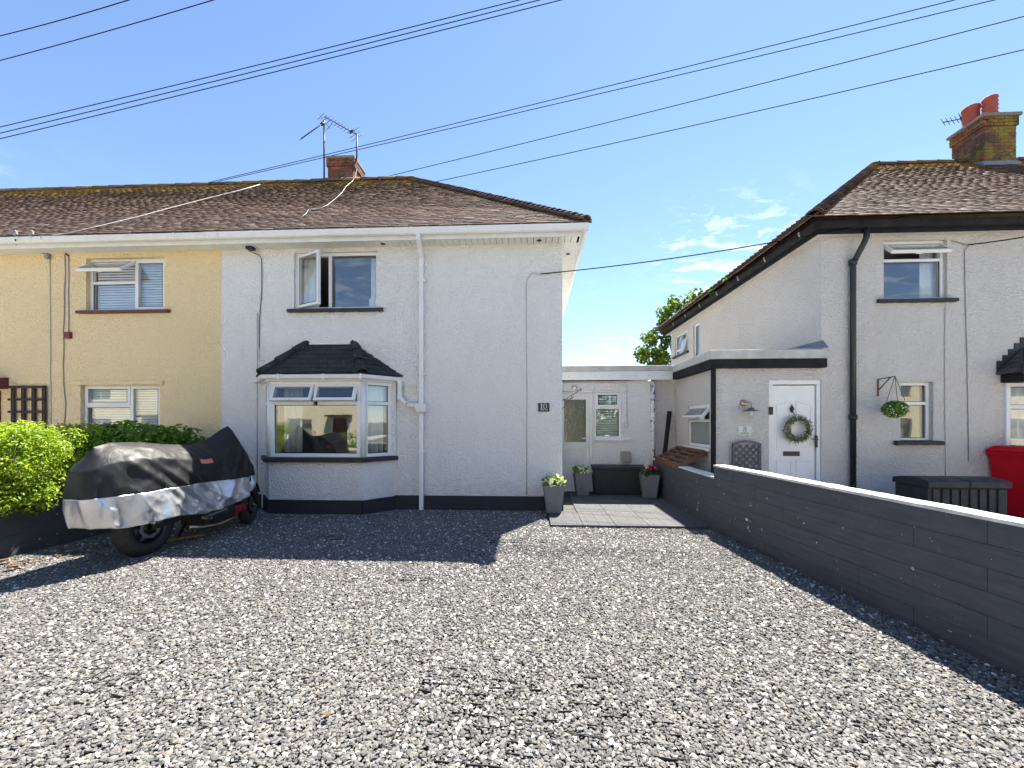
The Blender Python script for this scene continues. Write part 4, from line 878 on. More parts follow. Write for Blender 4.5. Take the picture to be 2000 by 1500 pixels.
# ------------------------------------------------------------------ grey house with porch
gh = thing('grey_house', (8, FY, 0), 'pale grey roughcast house with black gutters and flat-roofed porch', 'house')
gu = rectY(1726, 468, 1850, 585, FY); gl_ = rectY(1759, 746, 1823, 862, FY); gd = rectY(1502, 742, 1606, 960, FY); gd = (gd[0], gd[1], .06, gd[3])
PZ = onY(1500, 718, FY - .1).z; PZT = onY(1500, 683, FY - .1).z
gbx = (onY(1966, 800, FY - .03).x, 9.6)
wall(gh, 'wall', 'render_grey', MF(FY), XG, XG1, 0, TOP, [gu, gl_, (gbx[0] + .1, gbx[1] - .1, .9, 2.1)])
a = onX(1318, 645, XG); b = onX(1343, 690, XG); s1_ = (min(a.y, b.y), max(a.y, b.y)); sw1 = (s1_[0], s1_[1], onX(1330, 691, XG).z, onX(1330, 650, XG).z)
a = onX(1354, 660, XG).y; b = onX(1366, 660, XG).y; sw2 = (min(a, b), max(a, b), 2.2, onX(1360, 632, XG).z)
wall(gh, 'side_wall', 'render_grey', ML(XG), FY + .25, YB, 0, TOP, [sw1, sw2])
MB().box(XG + .25, XG1, YB - .25, YB, 0, TOP).build('back_wall', 'render_grey', gh)
room(gh, XG + .3, XG1 - .3, FY + .26, FY + 3.2, 2.7, TOP); room(gh, XG + .3, XG1 - .3, FY + .26, FY + 3.2, .2, 2.5)
mb = MB().box(XG + .26, XG + 3, 10.2, YB - .3, 2.0, TOP); mb.build('room_interior', 'interior', gh)
wg = window(gh, MF(FY), *gu, [(0, 1, 0, .70, 'fixed', 0), (0, 1, .70, 1, 'top', R(46))], d0=.06, w=.045, label='upper window with open top vent')
sill(wg, MF(FY), onY(1719, 590, FY - .07).x, onY(1873, 590, FY - .07).x, gu[2] + .004, .075, .055, 'black_sill'); curtain(wg, MF(FY), gu[1] - .24, gu[1] - .03, gu[2] + .04, gu[3] - .06, .2)
wg2 = window(gh, MF(FY), *gl_, [(0, 1, 0, .66, 'fixed', 0), (0, 1, .66, 1, 'fixed', 0)], d0=.07, w=.05, label='narrow lower window')
sill(wg2, MF(FY), onY(1754, 868, FY - .08).x, onY(1846, 868, FY - .08).x, gl_[2] + .004, .08, .06, 'black_sill')
window(gh, ML(XG), *sw1, [(0, .5, 0, 1, 'fixed', 0), (.5, 1, 0, 1, 'top', R(16))][::-1] if False else [(0, .5, 0, 1, 'top', R(16)), (.5, 1, 0, 1, 'fixed', 0)], d0=.04, w=.05); window(gh, ML(XG), *sw2, [(0, 1, 0, 1, 'fixed', 0)], d0=.04, w=.06, glass='glass')
MB().box(XG - .06, XG - .001, sw1[0] - .1, sw1[1] + .08, sw1[2] - .07, sw1[2] - .005).build('window_sill', 'black_sill', gh)
# eaves: fascia, gutter
gfy = FY - .16; gx = XG - .16
MB().box(gx, XG1, gfy, gfy + .02, TOP - .02, EZ - .03).build('fascia', 'black_gutter', gh); MB().box(gx, gx + .02, gfy + .02, YB + .3, TOP - .02, EZ - .03).build('fascia', 'black_gutter', gh)
MB().box(gx + .02, XG1, gfy + .02, FY - .001, TOP, TOP + .01).build('soffit', 'render_grey', gh); MB().box(gx + .02, XG - .001, FY - .001, YB + .3, TOP, TOP + .01).build('soffit', 'render_grey', gh)
gg = MB().prism([(gx - .10, gfy + p[0], p[1]) for p in gutter_poly(EZ - .02)], (XG1 - gx, 0, 0)).build('gutter', 'black_gutter', gh)
MB().prism([(gx + p[0], gfy - .1, p[1]) for p in gutter_poly(EZ - .022)], (0, YB + .4 - gfy, 0)).build('side_gutter', 'black_gutter', gh)
for k in range(7): MB().prism([(gx + p[0] * 1.07, FY + .1 + k * 1.02, p[1] - .004) for p in gutter_poly(EZ - .012)[:6]], (0, .035, 0)).build('gutter_bracket', 'cable_grey', gg)
for u in (1685, 1800, 1905, 1990): x = onY(u, 430, gfy - .1).x; MB().prism([(x - .014, gfy + p[0] * 1.07, p[1] - .004) for p in gutter_poly(EZ - .012)[:6]], (.03, 0, 0)).build('gutter_bracket', 'black_gutter', gg)
px = onY(1668, 700, FY - .08).x; pt0 = onY(1692, 440, gfy - .04)
def chipped():
    m, t, p = base('pipe_black', (0.016, 0.017, 0.02), 0.4)
    g_ = t.nodes.new('ShaderNodeNewGeometry'); sx = t.nodes.new('ShaderNodeSeparateXYZ'); t.links.new(g_.outputs['Position'], sx.inputs[0])
    f = mth(t, 'ADD', noise(t, 24, 4, 0.7), mrange(t, sx.outputs[2], .2, 1.3, .16, 0)); setc(t, p, mix(t, mrange(t, f, 0.74, 0.77), (0.016, 0.017, 0.02), (0.6, 0.6, 0.58)))
chipped()
gp_ = MB().tube([(pt0.x, gfy - .045, EZ - .08), (pt0.x, gfy - .045, 4.28), (pt0.x - .03, gfy - .04, 4.2), (px + .03, FY - .07, 4.0), (px, FY - .06, 3.9), (px, FY - .06, 0)], .042, 12).build('downpipe', 'pipe_black', gh)
for v in (512, 815): z = onY(1668, v, FY - .06).z; MB().lathe([(.044, z - .04), (.056, z - .04), (.056, z + .04), (.044, z + .04)], 12, Matrix.Translation((px, FY - .06, 0))).build('pipe_collar', 'pipe_black', gp_)
# cables
cable(gh, [onY(1846, 600, FY - .008), onY(1845, 700, FY - .008), onY(1846, 860, FY - .008), onY(1847, 940, FY - .008)], .004, 'cable_grey')
cable(gh, [onY(1893, 478, FY - .03), onY(1884, 490, FY - .01), onY(1886, 600, FY - .008), onY(1889, 700, FY - .008), onY(1892, 900, FY - .008)], .006, 'cable_grey'); cable(gh, [onY(1858, 470, FY - .01), onY(1875, 474, FY - .01), onY(1892, 479, FY - .02)], .008, 'cable_grey')
# roof
tile_plane(gh, (XG - EO, YE, EZ), (1, 0, 0), (0, RUN, RISE), XG1 - XG + EO, SL, lambda s, r: s > r * RUN / SL - .02 and r < SL - .03, .1, .168, 'tile_brown', 300, lambda o: o.x < 8.2)
tile_plane(gh, (XG - EO, YE, EZ), (0, 1, 0), (RUN, 0, RISE), 2 * RUN, SL, lambda s, r: s > r * RUN / SL and s < 2 * RUN - r * RUN / SL, .1, .168, 'tile_brown', 0)
apg = (XG - EO + RUN, YRIDGE, ZRIDGE)
rg = MB().add([(XG - EO, YE, EZ), (XG1, YE, EZ), (XG1, YRIDGE, ZRIDGE), apg, (XG - EO, YE + 2 * RUN, EZ), (XG1, YE + 2 * RUN, EZ)], [(0, 1, 2, 3), (0, 3, 4), (4, 3, 2, 5)]).build('roof', 'tile_brown', gh)
run_tiles(rg, 'hip_tile', bon, (XG - EO - .02, YE - .02, EZ + .01), apg, .128, lift=.012, tilt=.08); run_tiles(rg, 'hip_tile', bon, (XG - EO - .02, YE + 2 * RUN + .02, EZ + .01), apg, .128, lift=.012, tilt=.08); run_tiles(rg, 'ridge_tile', rid, apg, (XG1, YRIDGE, ZRIDGE), .452, lift=.025)
gc = chimney(gh, 10.19, 10.89, 10.05, 10.78, 6.9, 8.38)
MB().box(10.12, 10.96, 9.98, 10.85, 8.36, 8.43).build('chimney_cap', 'mortar', gc, bevel=.015); MB().hexa([(10.12, 9.97, 7.18), (10.96, 9.97, 7.18), (10.96, 10.9, 7.65), (10.12, 10.9, 7.65), (10.165, 10.03, 7.36), (10.915, 10.03, 7.36), (10.915, 10.85, 7.70), (10.165, 10.85, 7.70)]).build('lead_flashing', 'lead', gc)
def pot(x, y, r, h, louv=False):
    pr = [(r * 1.08, 8.42), (r * 1.08, 8.48), (r, 8.50), (r * .93, 8.42 + h - .08), (r * 1.05, 8.42 + h - .07), (r * 1.05, 8.42 + h), (r * .8, 8.42 + h), (r * .8, 8.42 + h - .3)]
    if louv: pr = [(r, 8.42)] + [(r * (1.06 if k % 2 else .92), 8.50 + (h - .12) * k / 9) for k in range(10)] + [(r, 8.42 + h), (r * .7, 8.42 + h), (r * .7, 8.42 + h - .3)]
    MB().lathe(pr, 20, Matrix.Translation((x, y, 0))).build('chimney_pot', 'clay_pot', gc)
pot(10.38, 10.52, .16, .50); pot(10.52, 10.24, .13, .52, True)
# bay of the grey house (at the frame edge)
gwm = MF(FY - .03); gwo = window(gh, gwm, gbx[0], gbx[1], .9, 2.06, [(0, .3, 0, .70, 'fixed', 0), (0, .3, .70, 1, 'fixed', 0), (.3, 1, 0, 1, 'fixed', 0)], d0=0, w=.06, label='wide window below a small tiled canopy')
MB().box(gbx[0] - .05, gbx[1], FY - .11, FY - .001, .84, .9).build('window_sill', 'black_sill', gwo); curtain(gwo, MF(FY), gbx[0] + .12, gbx[0] + .7, .95, 2.0, .12)
cyf = FY - .34; gx0 = onY(1946, 727, FY).x; zc0 = onY(1955, 728, cyf).z; zc1 = zc0 + .42
MB().box(gx0 + .06, gbx[1], cyf + .04, FY - .001, zc0 - .12, zc0).build('canopy_fascia', 'black_gutter', gh)
G = [Vector((gx0, cyf, zc0 + .002)), Vector((gbx[1], cyf, zc0 + .002)), Vector((gbx[1], FY, zc1)), Vector((gx0 + .40, FY, zc1))]; G4 = Vector((gx0, FY, zc0 + .002))
gr = MB().add([*G, G4], [(0, 1, 2, 3), (0, 3, 4)]).build('canopy_roof', 'tile_grey', gh); clipped_tiles(gr, G, .11, .25, 'tile_grey'); clipped_tiles(gr, [G4, G[0], G[3]], .11, .25, 'tile_grey')
stp = MB()
for k in range(6): stp.box(gx0 + .0 + k * .085, gx0 + .13 + k * .085, FY - .012 - .0012 * k, FY - .001, zc0 + .03 + k * .09, zc0 + .22 + k * .09)
stp.build('stepped_flashing', 'black_sill', gh)
# porch
pw = MB(); phz = PZT - .06
pa = onX(1343, 800, XPS).y; pb = onX(1386, 800, XPS).y; pwin = (min(pa, pb), max(pa, pb), onX(1362, 872, XPS).z, onX(1362, 790, XPS).z)
wall(gh, 'porch_front_wall', 'render_grey', MF(FY + .002), XPS, XG - .001, 0, PZ + .06, [(gd[0], gd[1], gd[2], gd[3])], .2); wall(gh, 'porch_side_wall', 'render_grey', ML(XPS), FY + .203, YL + .015, 0, PZ + .06, [pwin], .2)
MB().box(XPS + .3, XG - .1, FY + .5, YL, .0, .02).build('porch_floor', 'interior', gh); MB().box(XPS + .2, XG, FY + .9, FY + .92, 0, 2.4).build('room_interior', 'interior', gh)
of_ = .12; MB().box(XPS - of_, XG + .02, FY - of_, YL - .16, PZ + .14, PZT).build('porch_roof', 'fascia_grey', gh, bevel=.012)
MB().box(XPS - of_ + .02, XG + .02, FY - of_ + .015, FY - .001, PZ, PZ + .138).build('porch_fascia', 'black_gutter', gh); MB().box(XPS - of_ + .02, XPS - .001, FY - .001, YL - .14, PZ, PZ + .138).build('porch_fascia', 'black_gutter', gh)
MB().box(XPS - .055, XPS + .0, FY - .05, FY + .03, 0, PZ).build('porch_post', 'black_gutter', gh, bevel=.006)
MB().add([(XG - .6, FY - .13, PZT + .004), (XG + .03, FY - .13, PZT + .02), (XG + .03, FY + .1, PZT + .12), (XG + .03, FY + .004, PZT + .16), (XG - .02, FY - .004, PZT + .15), (XG - .35, FY + .1, PZT + .07)], [(0, 1, 3, 4, 5)]).build('lead_flashing', 'lead', gh)
wp = window(gh, ML(XPS), *pwin, [(0, 1, 0, .63, 'fixed', 0), (0, 1, .63, 1, 'top', R(40))], d0=.03, w=.05, glass='glass_frosted', label='frosted porch side window with open top vent')
MB().box(XPS - .05, XPS - .001, pwin[0] - .08, pwin[1] + .08, pwin[2] - .05, pwin[2]).build('window_sill', 'upvc_old', wp)
# porch door
M = MF(FY); dz = MB(); ring(dz, M, gd[0], gd[1], gd[2], gd[3], .02, .10, .07); gdo = dz.build('front_door', 'upvc', gh, bevel=.005); tag(gdo, 'white panelled front door')
L0, L1, Z0_, Z1_ = gd[0] + .085, gd[1] - .085, gd[2] + .05, gd[3] - .085; MB().mbox(M, L0, L1, Z0_, Z1_, .05, .095).build('door_leaf', 'upvc', gdo)
def panel(s0, s1, t0, t1, arch=0, flip=False):
    mb = MB(); w = .016
    a = (s0, t1 - (arch if not flip else 0)); b_ = (s1, t1 - (0 if not flip else arch)); pts = [(s0, t0), (s1, t0), b_, a]
    for i in range(4): p, q = pts[i], pts[(i + 1) % 4]; mb.bar((p[0], FY + .047, p[1]), (q[0], FY + .047, q[1]), w, .014, up=(0, 1, 0))
    mb.build('door_panel', 'upvc', gdo, bevel=.004)
lm = (L0 + L1) / 2; wz = lambda v: onY(1550, v, FY).z
panel(L0 + .06, lm - .04, wz(873), wz(783), .07); panel(lm + .04, L1 - .06, wz(873), wz(783), .07, True); panel(L0 + .06, lm - .04, .2, wz(900)); panel(lm + .04, L1 - .06, .2, wz(900))
MB().box(onY(1533, 885, FY).x, onY(1565, 885, FY).x, FY + .036, FY + .05, wz(891), wz(882)).build('letter_plate', 'letterplate', gdo, bevel=.003)
kx = onY(1549, 795, FY).x; kn = MB(); kn.lathe([(0, .0), (.014, .01), (.022, .035), (.03, .06), (.026, .085), (.012, .10), (.008, .125), (0, .13)], 10, Matrix.Translation((kx, FY + .03, wz(806)))); kn.tube([(kx + .035 * math.cos(t), FY + .02, wz(797) + .035 * math.sin(t)) for t in np.linspace(3.5, 5.9, 8)], .006, 6); kn.build('door_knocker', 'letterplate', gdo)
hx = L1 + .01; hn = MB(); hz_ = wz(858); hn.box(hx - .016, hx + .016, FY + .012, FY + .03, hz_ - .13, hz_ + .06); hn.bar((hx, FY - .02, hz_), (hx - .1, FY - .025, hz_ + .005), .018, .014); hn.bar((hx, FY + .02, hz_), (hx, FY - .025, hz_), .016, .016); hn.build('door_handle', 'letterplate', gdo, bevel=.003)
q = onY(1505, 802, FY); MB().box(q.x - .03, q.x + .035, FY - .012, FY + .019, q.z - .065, q.z + .06).build('doorbell', 'dark_metal', gdo, bevel=.006)

# ------------------------------------------------------------------ boundary walls of painted block
def block_wall(name, label, A, B, h, th, side, cop_m, cop_h, n_course, bl=.88, m='block_paint', group=None):
    A, B = Vector((*A, 0)), Vector((*B, 0)); d = (B - A).normalized(); n = Vector((d.y, -d.x, 0)) * side; L = (B - A).length
    root = thing(name, A, label, 'wall', group)
    MB().prism([A + n * .004, B + n * .004, B + n * (th - .006), A + n * (th - .006)], (0, 0, h - .002)).build('wall_core', 'block_paint', root)
    ch = h / n_course; cache = {}
    for k in range(n_course):
        s = -(bl / 2 if k % 2 else 0) + .0
        while s < L:
            s0, s1 = max(s, 0), min(s + bl, L)
            if s1 - s0 > .04:
                key = round(s1 - s0, 3)
                if key not in cache: cache[key] = MB().box(-key / 2 + .001, key / 2 - .001, 0, th, .001, ch - .001).mesh('block', m)
                o = A + d * (s0 + s1) / 2 + Vector((0, 0, k * ch)) - n * random.uniform(0, .003)
                ob = inst('block', cache[key], frame_mat(o, d, n, d.cross(n)) if d.cross(n).z > 0 else frame_mat(o, -d, n, (-d).cross(n)), root)
                bv = ob.modifiers.new('bevel', 'BEVEL'); bv.width = .0016; bv.segments = 1
            s += bl
    if cop_m:
        N_ = max(4, int(L / .12)); mb = MB(); vs = []
        for i in range(N_ + 1):
            p = A + d * L * i / N_; j = random.uniform(-.003, .003)
            vs += [p - n * (.012 + j) + Vector((0, 0, h)), p + n * (th + .012) + Vector((0, 0, h)), p + n * (th + .012) + Vector((0, 0, h + cop_h + j)), p - n * (.012 + j) + Vector((0, 0, h + cop_h + j))]
        mb.add(vs, [(i * 4 + k, (i + 1) * 4 + k, (i + 1) * 4 + (k + 1) % 4, i * 4 + (k + 1) % 4) for i in range(N_) for k in range(4)] + [(0, 1, 2, 3), tuple(N_ * 4 + k for k in range(4))]); mb.build('coping', cop_m, root)
    return root
block_wall('boundary_wall', 'long black painted block wall with white top edging the driveway', (2.404, 5.73), (3.10, -0.9), .862, .14, -1, 'coping_white', .024, 6)
block_wall('boundary_wall', 'lower black wall section below the wooden pallet by the porch', (2.417, 8.72), (2.41, 5.735), .70, .14, -1, 'coping_white', .022, 5)
block_wall('garden_wall', 'low black painted wall under the hedge beside the covered motorcycle', (-5.47, 6.86), (-5.80, 1.2), .70, .2, 1, None, 0, 3)

# ------------------------------------------------------------------ things by the link door and porch
def planter(p, ang, label, mode, k):
    o = thing('planter', p, label, 'planter', 'tall grey planters by the link door'); p = Vector(p); Rz = Matrix.Translation(p) @ Matrix.Rotation(ang, 4, 'Z')
    t, b, h = .165, .112, .44; mb = MB(); rings = [(b, 0), (t, h), (t - .018, h), (t - .024, h - .05)]; vs = []
    for r, z in rings: vs += [Rz @ Vector((sx * r, sy * r, z)) for sx, sy in ((-1, -1), (1, -1), (1, 1), (-1, 1))]
    mb.add(vs, [(3, 2, 1, 0)] + [(i * 4 + j, i * 4 + (j + 1) % 4, i * 4 + 4 + (j + 1) % 4, i * 4 + 4 + j) for i in range(3) for j in range(4)]); mb.build('pot', 'planter_grey', o, bevel=.01)
    MB().add([Rz @ Vector((sx * .143, sy * .143, h - .045)) for sx, sy in ((-1, -1), (1, -1), (1, 1), (-1, 1))], [(0, 1, 2, 3)]).build('soil', 'soil', o)
    c = [tuple(p + Vector((random.uniform(-.11, .11), random.uniform(-.11, .11), h + random.uniform(.0, .07 if mode == 'white' else .05)))) for _ in range(16)]
    P, N = clumps(c, [.075] * 16, 40); leaves('foliage', 'leaf_dark' if mode != 'white' else 'leaf_laurel', P, N, .05, o, .75)
    if mode == 'white':
        n = 95 if k == 0 else 70; d = rng.normal(0, 1, (n, 3)); d[:, 2] = np.abs(d[:, 2]) * .9 + .05; d /= np.linalg.norm(d, axis=1)[:, None]
        P = np.array(p) + np.array([0, 0, h - .01]) + d * np.array([.185, .185, .155]) * rng.uniform(.85, 1.05, (n, 1)); P = np.repeat(P, 5, 0) + rng.normal(0, .010, (n * 5, 3)); f = leaves('blossoms', 'petal_white', P, np.repeat(d, 5, 0), .028, o, .9); f['kind'] = 'stuff'
    else:
        for (dx, dy, dz, m) in ((-.07, -.06, .15, 'petal_white'), (.0, -.08, .12, 'petal_red'), (-.10, -.10, .07, 'petal_pink'), (.10, -.05, .11, 'petal_pink'), (.03, .05, .10, 'petal_red')):
            d = rng.normal(0, 1, (26, 3)); d /= np.linalg.norm(d, axis=1)[:, None]; leaves('flower', m, np.array(p) + np.array([dx, dy, h + dz]) + d * .032, d, .032, o, .9)
    return o
pz = .034
planter((onZ(1081, 1000, pz).x, 6.66, pz), R(2), 'grey planter of white flowers at the corner of the white house', 'white', 0)
planter((onY(1137, 960, 8.28).x, 8.28, pz), R(4), 'grey planter of small white flowers in front of the glazed door', 'white', 1)
planter((onY(1268, 960, 8.06).x, 8.06, pz), R(-4), 'grey planter of red and pink flowers beside the storage box', 'red', 2)
# storage box on the patio
q0 = onY(1161, 940, 8.26); q1 = onY(1276, 940, 8.26); sb = thing('storage_box', ((q0.x + q1.x) / 2, 8.45, pz), 'long low black plastic storage box under the meter on the patio', 'storage box')
MB().hexa([(q0.x + .03, 8.29, pz), (q1.x - .03, 8.29, pz), (q1.x - .03, 8.69, pz), (q0.x + .03, 8.69, pz), (q0.x, 8.26, .53), (q1.x, 8.26, .53), (q1.x, 8.7, .53), (q0.x, 8.7, .53)]).build('body', 'plastic_dark', sb, bevel=.012)
MB().box(q0.x - .012, q1.x + .012, 8.245, 8.712, .532, .59).build('lid', 'plastic_dark', sb, bevel=.014)
for k in range(3):
    xa = q0.x + .06 + k * (q1.x - q0.x - .1) / 3; xb = xa + (q1.x - q0.x - .1) / 3 - .03; f = MB()
    for za, zb in ((.10, .12), (.47, .49)): f.box(xa, xb, 8.262, 8.272, za, zb)
    for xx in (xa, xb - .02): f.box(xx, xx + .02, 8.262, 8.274, .12, .47)
    f.build('panel_rib', 'plastic_dark', sb)
MB().box((q0.x + q1.x) / 2 - .12, (q0.x + q1.x) / 2 + .12, 8.238, 8.252, .53, .55).build('handle', 'plastic_dark', sb)
# wrought iron brackets by the link door
def scroll_bracket(u, v, label, Y, L=.30):
    p = Vector((XR + .002, Y, onX(1098.5, v, XR + .0).z if False else v)); o = thing('hanging_bracket', p, label, 'bracket', 'iron brackets on the house corner'); mb = MB()
    mb.tube([p, p + Vector((L, -.02, .02))], .007, 6); mb.tube([p + Vector((0, 0, -.22)), p + Vector((L * .55, 0, -.08)), p + Vector((L, -.02, .04))], .006, 6)
    e = p + Vector((L, -.02, .02)); mb.tube([e + Vector((.028 * math.cos(a) * (1 - a / 9), 0, .028 * math.sin(a) * (1 - a / 9) + .02)) for a in np.linspace(0, 6.5, 14)], .005, 6); mb.tube([p + Vector((0, 0, .05)), p + Vector((0, 0, -.25))], .009, 6)
    mb.build('arm', 'dark_metal', o); return o
scroll_bracket(0, 2.03, 'larger black iron hanging bracket by the link door', 7.95, .42); scroll_bracket(0, 1.86, 'smaller black iron hanging bracket below the other one', 7.6, .22)
q = onY(1122, 757, YL - .1); ol = thing('outside_light', q, 'small bulkhead light above the glazed link door', 'light'); MB().box(q.x - .05, q.x + .05, YL - .10, YL - .001, q.z - .02, q.z + .04).build('housing', 'cable_grey', ol, bevel=.01); MB().lathe([(.03, 0), (.04, .03), (.03, .06), (0, .07)], 12, Matrix.Translation((q.x, YL - .10, q.z - .05))).build('lens', 'upvc', ol)
# leaning black plank
pk = thing('leaning_plank', (2.6, 8.6, .7), 'long black plank leaning in the corner behind the wooden pallet', 'plank'); a = Vector((onY(1296, 890, 8.55).x, 8.52, .72)); b = Vector((onY(1308, 803, 8.7).x, 8.70, onY(1308, 803, 8.7).z)); mb = MB(); mb.bar(a, b, .085, .025, up=(0, 1, 0)); mb.build('plank', 'black_gutter', pk, bevel=.004)
mb = MB(); c_ = a.lerp(b, .8); ell_ring(mb, c_.x, c_.z, .035, .06, .008, .008, c_.y - .017); mb.build('hand_hole', 'plastic_dark', pk)
# wooden pallet
pl = thing('wooden_pallet', (2.65, 7.8, .72), 'brown stained wooden pallet propped under the porch side window', 'pallet'); lo, hi = Vector((2.45, 0, .775)), Vector((2.86, 0, .99))
for k in range(4):
    a = lo.lerp(hi, (k + .5) / 4); mb = MB(); mb.bar((a.x, 7.12, a.z), (a.x, 8.44, a.z), .074, .026, up=(-.45, 0, .9)); mb.build('slat', 'pallet_wood', pl, bevel=.003)
for y in (7.14, 7.78, 8.4): mb = MB(); mb.bar((lo.x - .01, y, lo.z - .05), (hi.x, y, hi.z - .05), .05, .07); mb.build('bearer', 'pallet_wood', pl, bevel=.003)
for y0_, y1_ in ((7.1, 7.76), (7.78, 8.44)): MB().box(lo.x - .05, lo.x - .028, y0_, y1_, lo.z - .11, lo.z + .005).build('edge_board', 'pallet_wood', pl, bevel=.003)
# wreath
wc = onY(1557, 838, FY - .02); wr = thing('door_wreath', (wc.x, FY, wc.z), 'round leafy wreath with tiny pale flowers on the white porch door', 'wreath')
MB().tube([(wc.x + .17 * math.cos(a), FY - .02, wc.z + .17 * math.sin(a)) for a in np.linspace(0, 6.2832, 33)], .022, 8, caps=False).build('ring', 'twig', wr)
n = 1500; a = rng.uniform(0, 6.2832, n); rr = .17 + rng.normal(0, .024, n); P = np.stack([wc.x + rr * np.cos(a), FY - .03 + rng.normal(0, .018, n) - .01, wc.z + rr * np.sin(a)], 1); N = np.stack([np.cos(a) * .6, -np.ones(n) * .7, np.sin(a) * .6], 1)
P[:, 1] = np.minimum(P[:, 1], FY + .035); leaves('foliage', 'leaf_sage', P, N, .042, wr, .28); n = 130; a = rng.uniform(0, 6.2832, n); rr = .175 + rng.normal(0, .035, n); P = np.stack([wc.x + rr * np.cos(a), FY - .055 + rng.normal(0, .012, n), wc.z + rr * np.sin(a)], 1); f = leaves('blossoms', 'petal_blush', P, np.tile([0, -1, .2], (n, 1)), .018, wr, .9); f['kind'] = 'stuff'
MB().tube([(wc.x, FY + .02, wc.z + .2), (kx, FY + .02, wz(803))], .006, 6).build('loop', 'twig', wr)
# lantern
lq = onY(1452, 787, FY); ln = thing('wall_lantern', (lq.x, FY, lq.z), 'galvanised wall lantern with wide shade beside the porch door', 'lamp')
MB().lathe([(0, -.03), (.04, -.03), (.05, -.02), (.052, 0)], 18, Matrix.Translation((lq.x, FY - .001, lq.z)) @ Matrix.Rotation(R(-90), 4, 'X')).build('wall_plate', 'copper', ln)
lc = Vector((lq.x + .055, FY - .13, 0)); MB().tube([(lq.x, FY - .02, lq.z), (lq.x + .03, FY - .10, lq.z + .01), (lc.x, lc.y, lq.z - .01), (lc.x, lc.y, lq.z - .08)], .009, 8).build('arm', 'copper', ln)
sz = onY(1459, 802, FY - .13).z; MB().lathe([(.03, sz + .045), (.04, sz + .04), (.045, sz + .02), (.125, sz - .005), (.126, sz - .009), (.044, sz + .012), (.03, sz + .02)], 22, Matrix.Translation(lc)).build('lamp_shade', 'galvanised', ln)
MB().lathe([(.036, sz + .01), (.04, sz - .02), (.04, sz - .10), (.03, sz - .125), (0, sz - .13)], 16, Matrix.Translation(lc)).build('glass_jar', 'lamp_glass', ln); MB().lathe([(0, sz - .09), (.018, sz - .07), (.02, sz - .045), (.012, sz - .01), (0, sz)], 12, Matrix.Translation(lc)).build('bulb', 'blind_white', ln)
# number 8 plaque
pr8 = rectY(1441, 832, 1467, 849, FY); p8 = thing('house_number_sign', (pr8[0], FY, pr8[2]), 'pale plaque with number 8 below the wall lantern', 'sign'); MB().box(pr8[0], pr8[1], FY - .014, FY - .001, pr8[2], pr8[3]).build('plaque', 'plaque_pale', p8, bevel=.002)
cx8 = (pr8[0] + pr8[1]) / 2; h8 = pr8[3] - pr8[2]; mb = MB(); ell_ring(mb, cx8, pr8[2] + h8 * .76, .021, h8 * .155, .008, .006, FY - .0165); ell_ring(mb, cx8, pr8[2] + h8 * .47, .026, h8 * .18, .009, .006, FY - .0165); mb.build('digit', 'ink', p8); mb = MB(); xx = pr8[0] + .03
for k in range(14): mb.box(xx, xx + .006, FY - .0165, FY - .0145, pr8[2] + .018, pr8[2] + .03 + .008 * ((k * 7) % 3 == 0)); xx += .0105
mb.build('small_lettering', 'ink', p8)
for s in (pr8[0] + .012, pr8[1] - .012): MB().lathe([(0, -.003), (.006, -.003), (.006, 0)], 8, Matrix.Translation((s, FY - .014, pr8[2] + h8 * .45)) @ Matrix.Rotation(R(-90), 4, 'X')).build('screw', 'dark_metal', p8)
# diagonal lattice panel
lr = rectY(1427, 866, 1482, 940, FY); lz0 = lr[2] - .25; la = thing('lattice_panel', ((lr[0] + lr[1]) / 2, FY - .03, lz0), 'grey arched diagonal lattice panel leaning below the number 8', 'trellis'); w_ = lr[1] - lr[0]
for x in (lr[0] + .02, lr[1] - .02): MB().box(x - .02, x + .02, FY - .075, FY - .045, lz0, lr[3]).build('frame_side', 'lattice_grey', la)
mb = MB(); n = 12
for k in range(n):
    xa, xb = lr[0] + w_ * k / n, lr[0] + w_ * (k + 1) / n; f = lambda x: lr[3] + .055 * math.sin(math.pi * (x - lr[0]) / w_); mb.hexa([(xa, FY - .076, f(xa) - .035), (xb, FY - .076, f(xb) - .035), (xb, FY - .044, f(xb) - .035), (xa, FY - .044, f(xa) - .035), (xa, FY - .076, f(xa)), (xb, FY - .076, f(xb)), (xb, FY - .044, f(xb)), (xa, FY - .044, f(xa))])
mb.build('arched_top', 'lattice_grey', la)
for sgn, yy in ((1, -.070), (-1, -.055)):
    for k in range(-5, 14):
        z = lz0 + k * .105; A_, B_ = (lr[0] + .03, z), (lr[1] - .03, z + w_ - .06)
        if sgn < 0: A_, B_ = (lr[1] - .03, z), (lr[0] + .03, z + w_ - .06)
        zt, zb = lr[3] - .02, lz0; dx, dz_ = B_[0] - A_[0], B_[1] - A_[1]; t0 = max(0, (zb - A_[1]) / dz_); t1 = min(1, (zt - A_[1]) / dz_)
        if t1 - t0 > .08: mb = MB(); mb.bar((A_[0] + dx * t0, FY + yy, A_[1] + dz_ * t0), (A_[0] + dx * t1, FY + yy, A_[1] + dz_ * t1), .012, .032, up=(0, 1, 0)); mb.V = mb.V; mb.build('slat', 'lattice_grey', la)
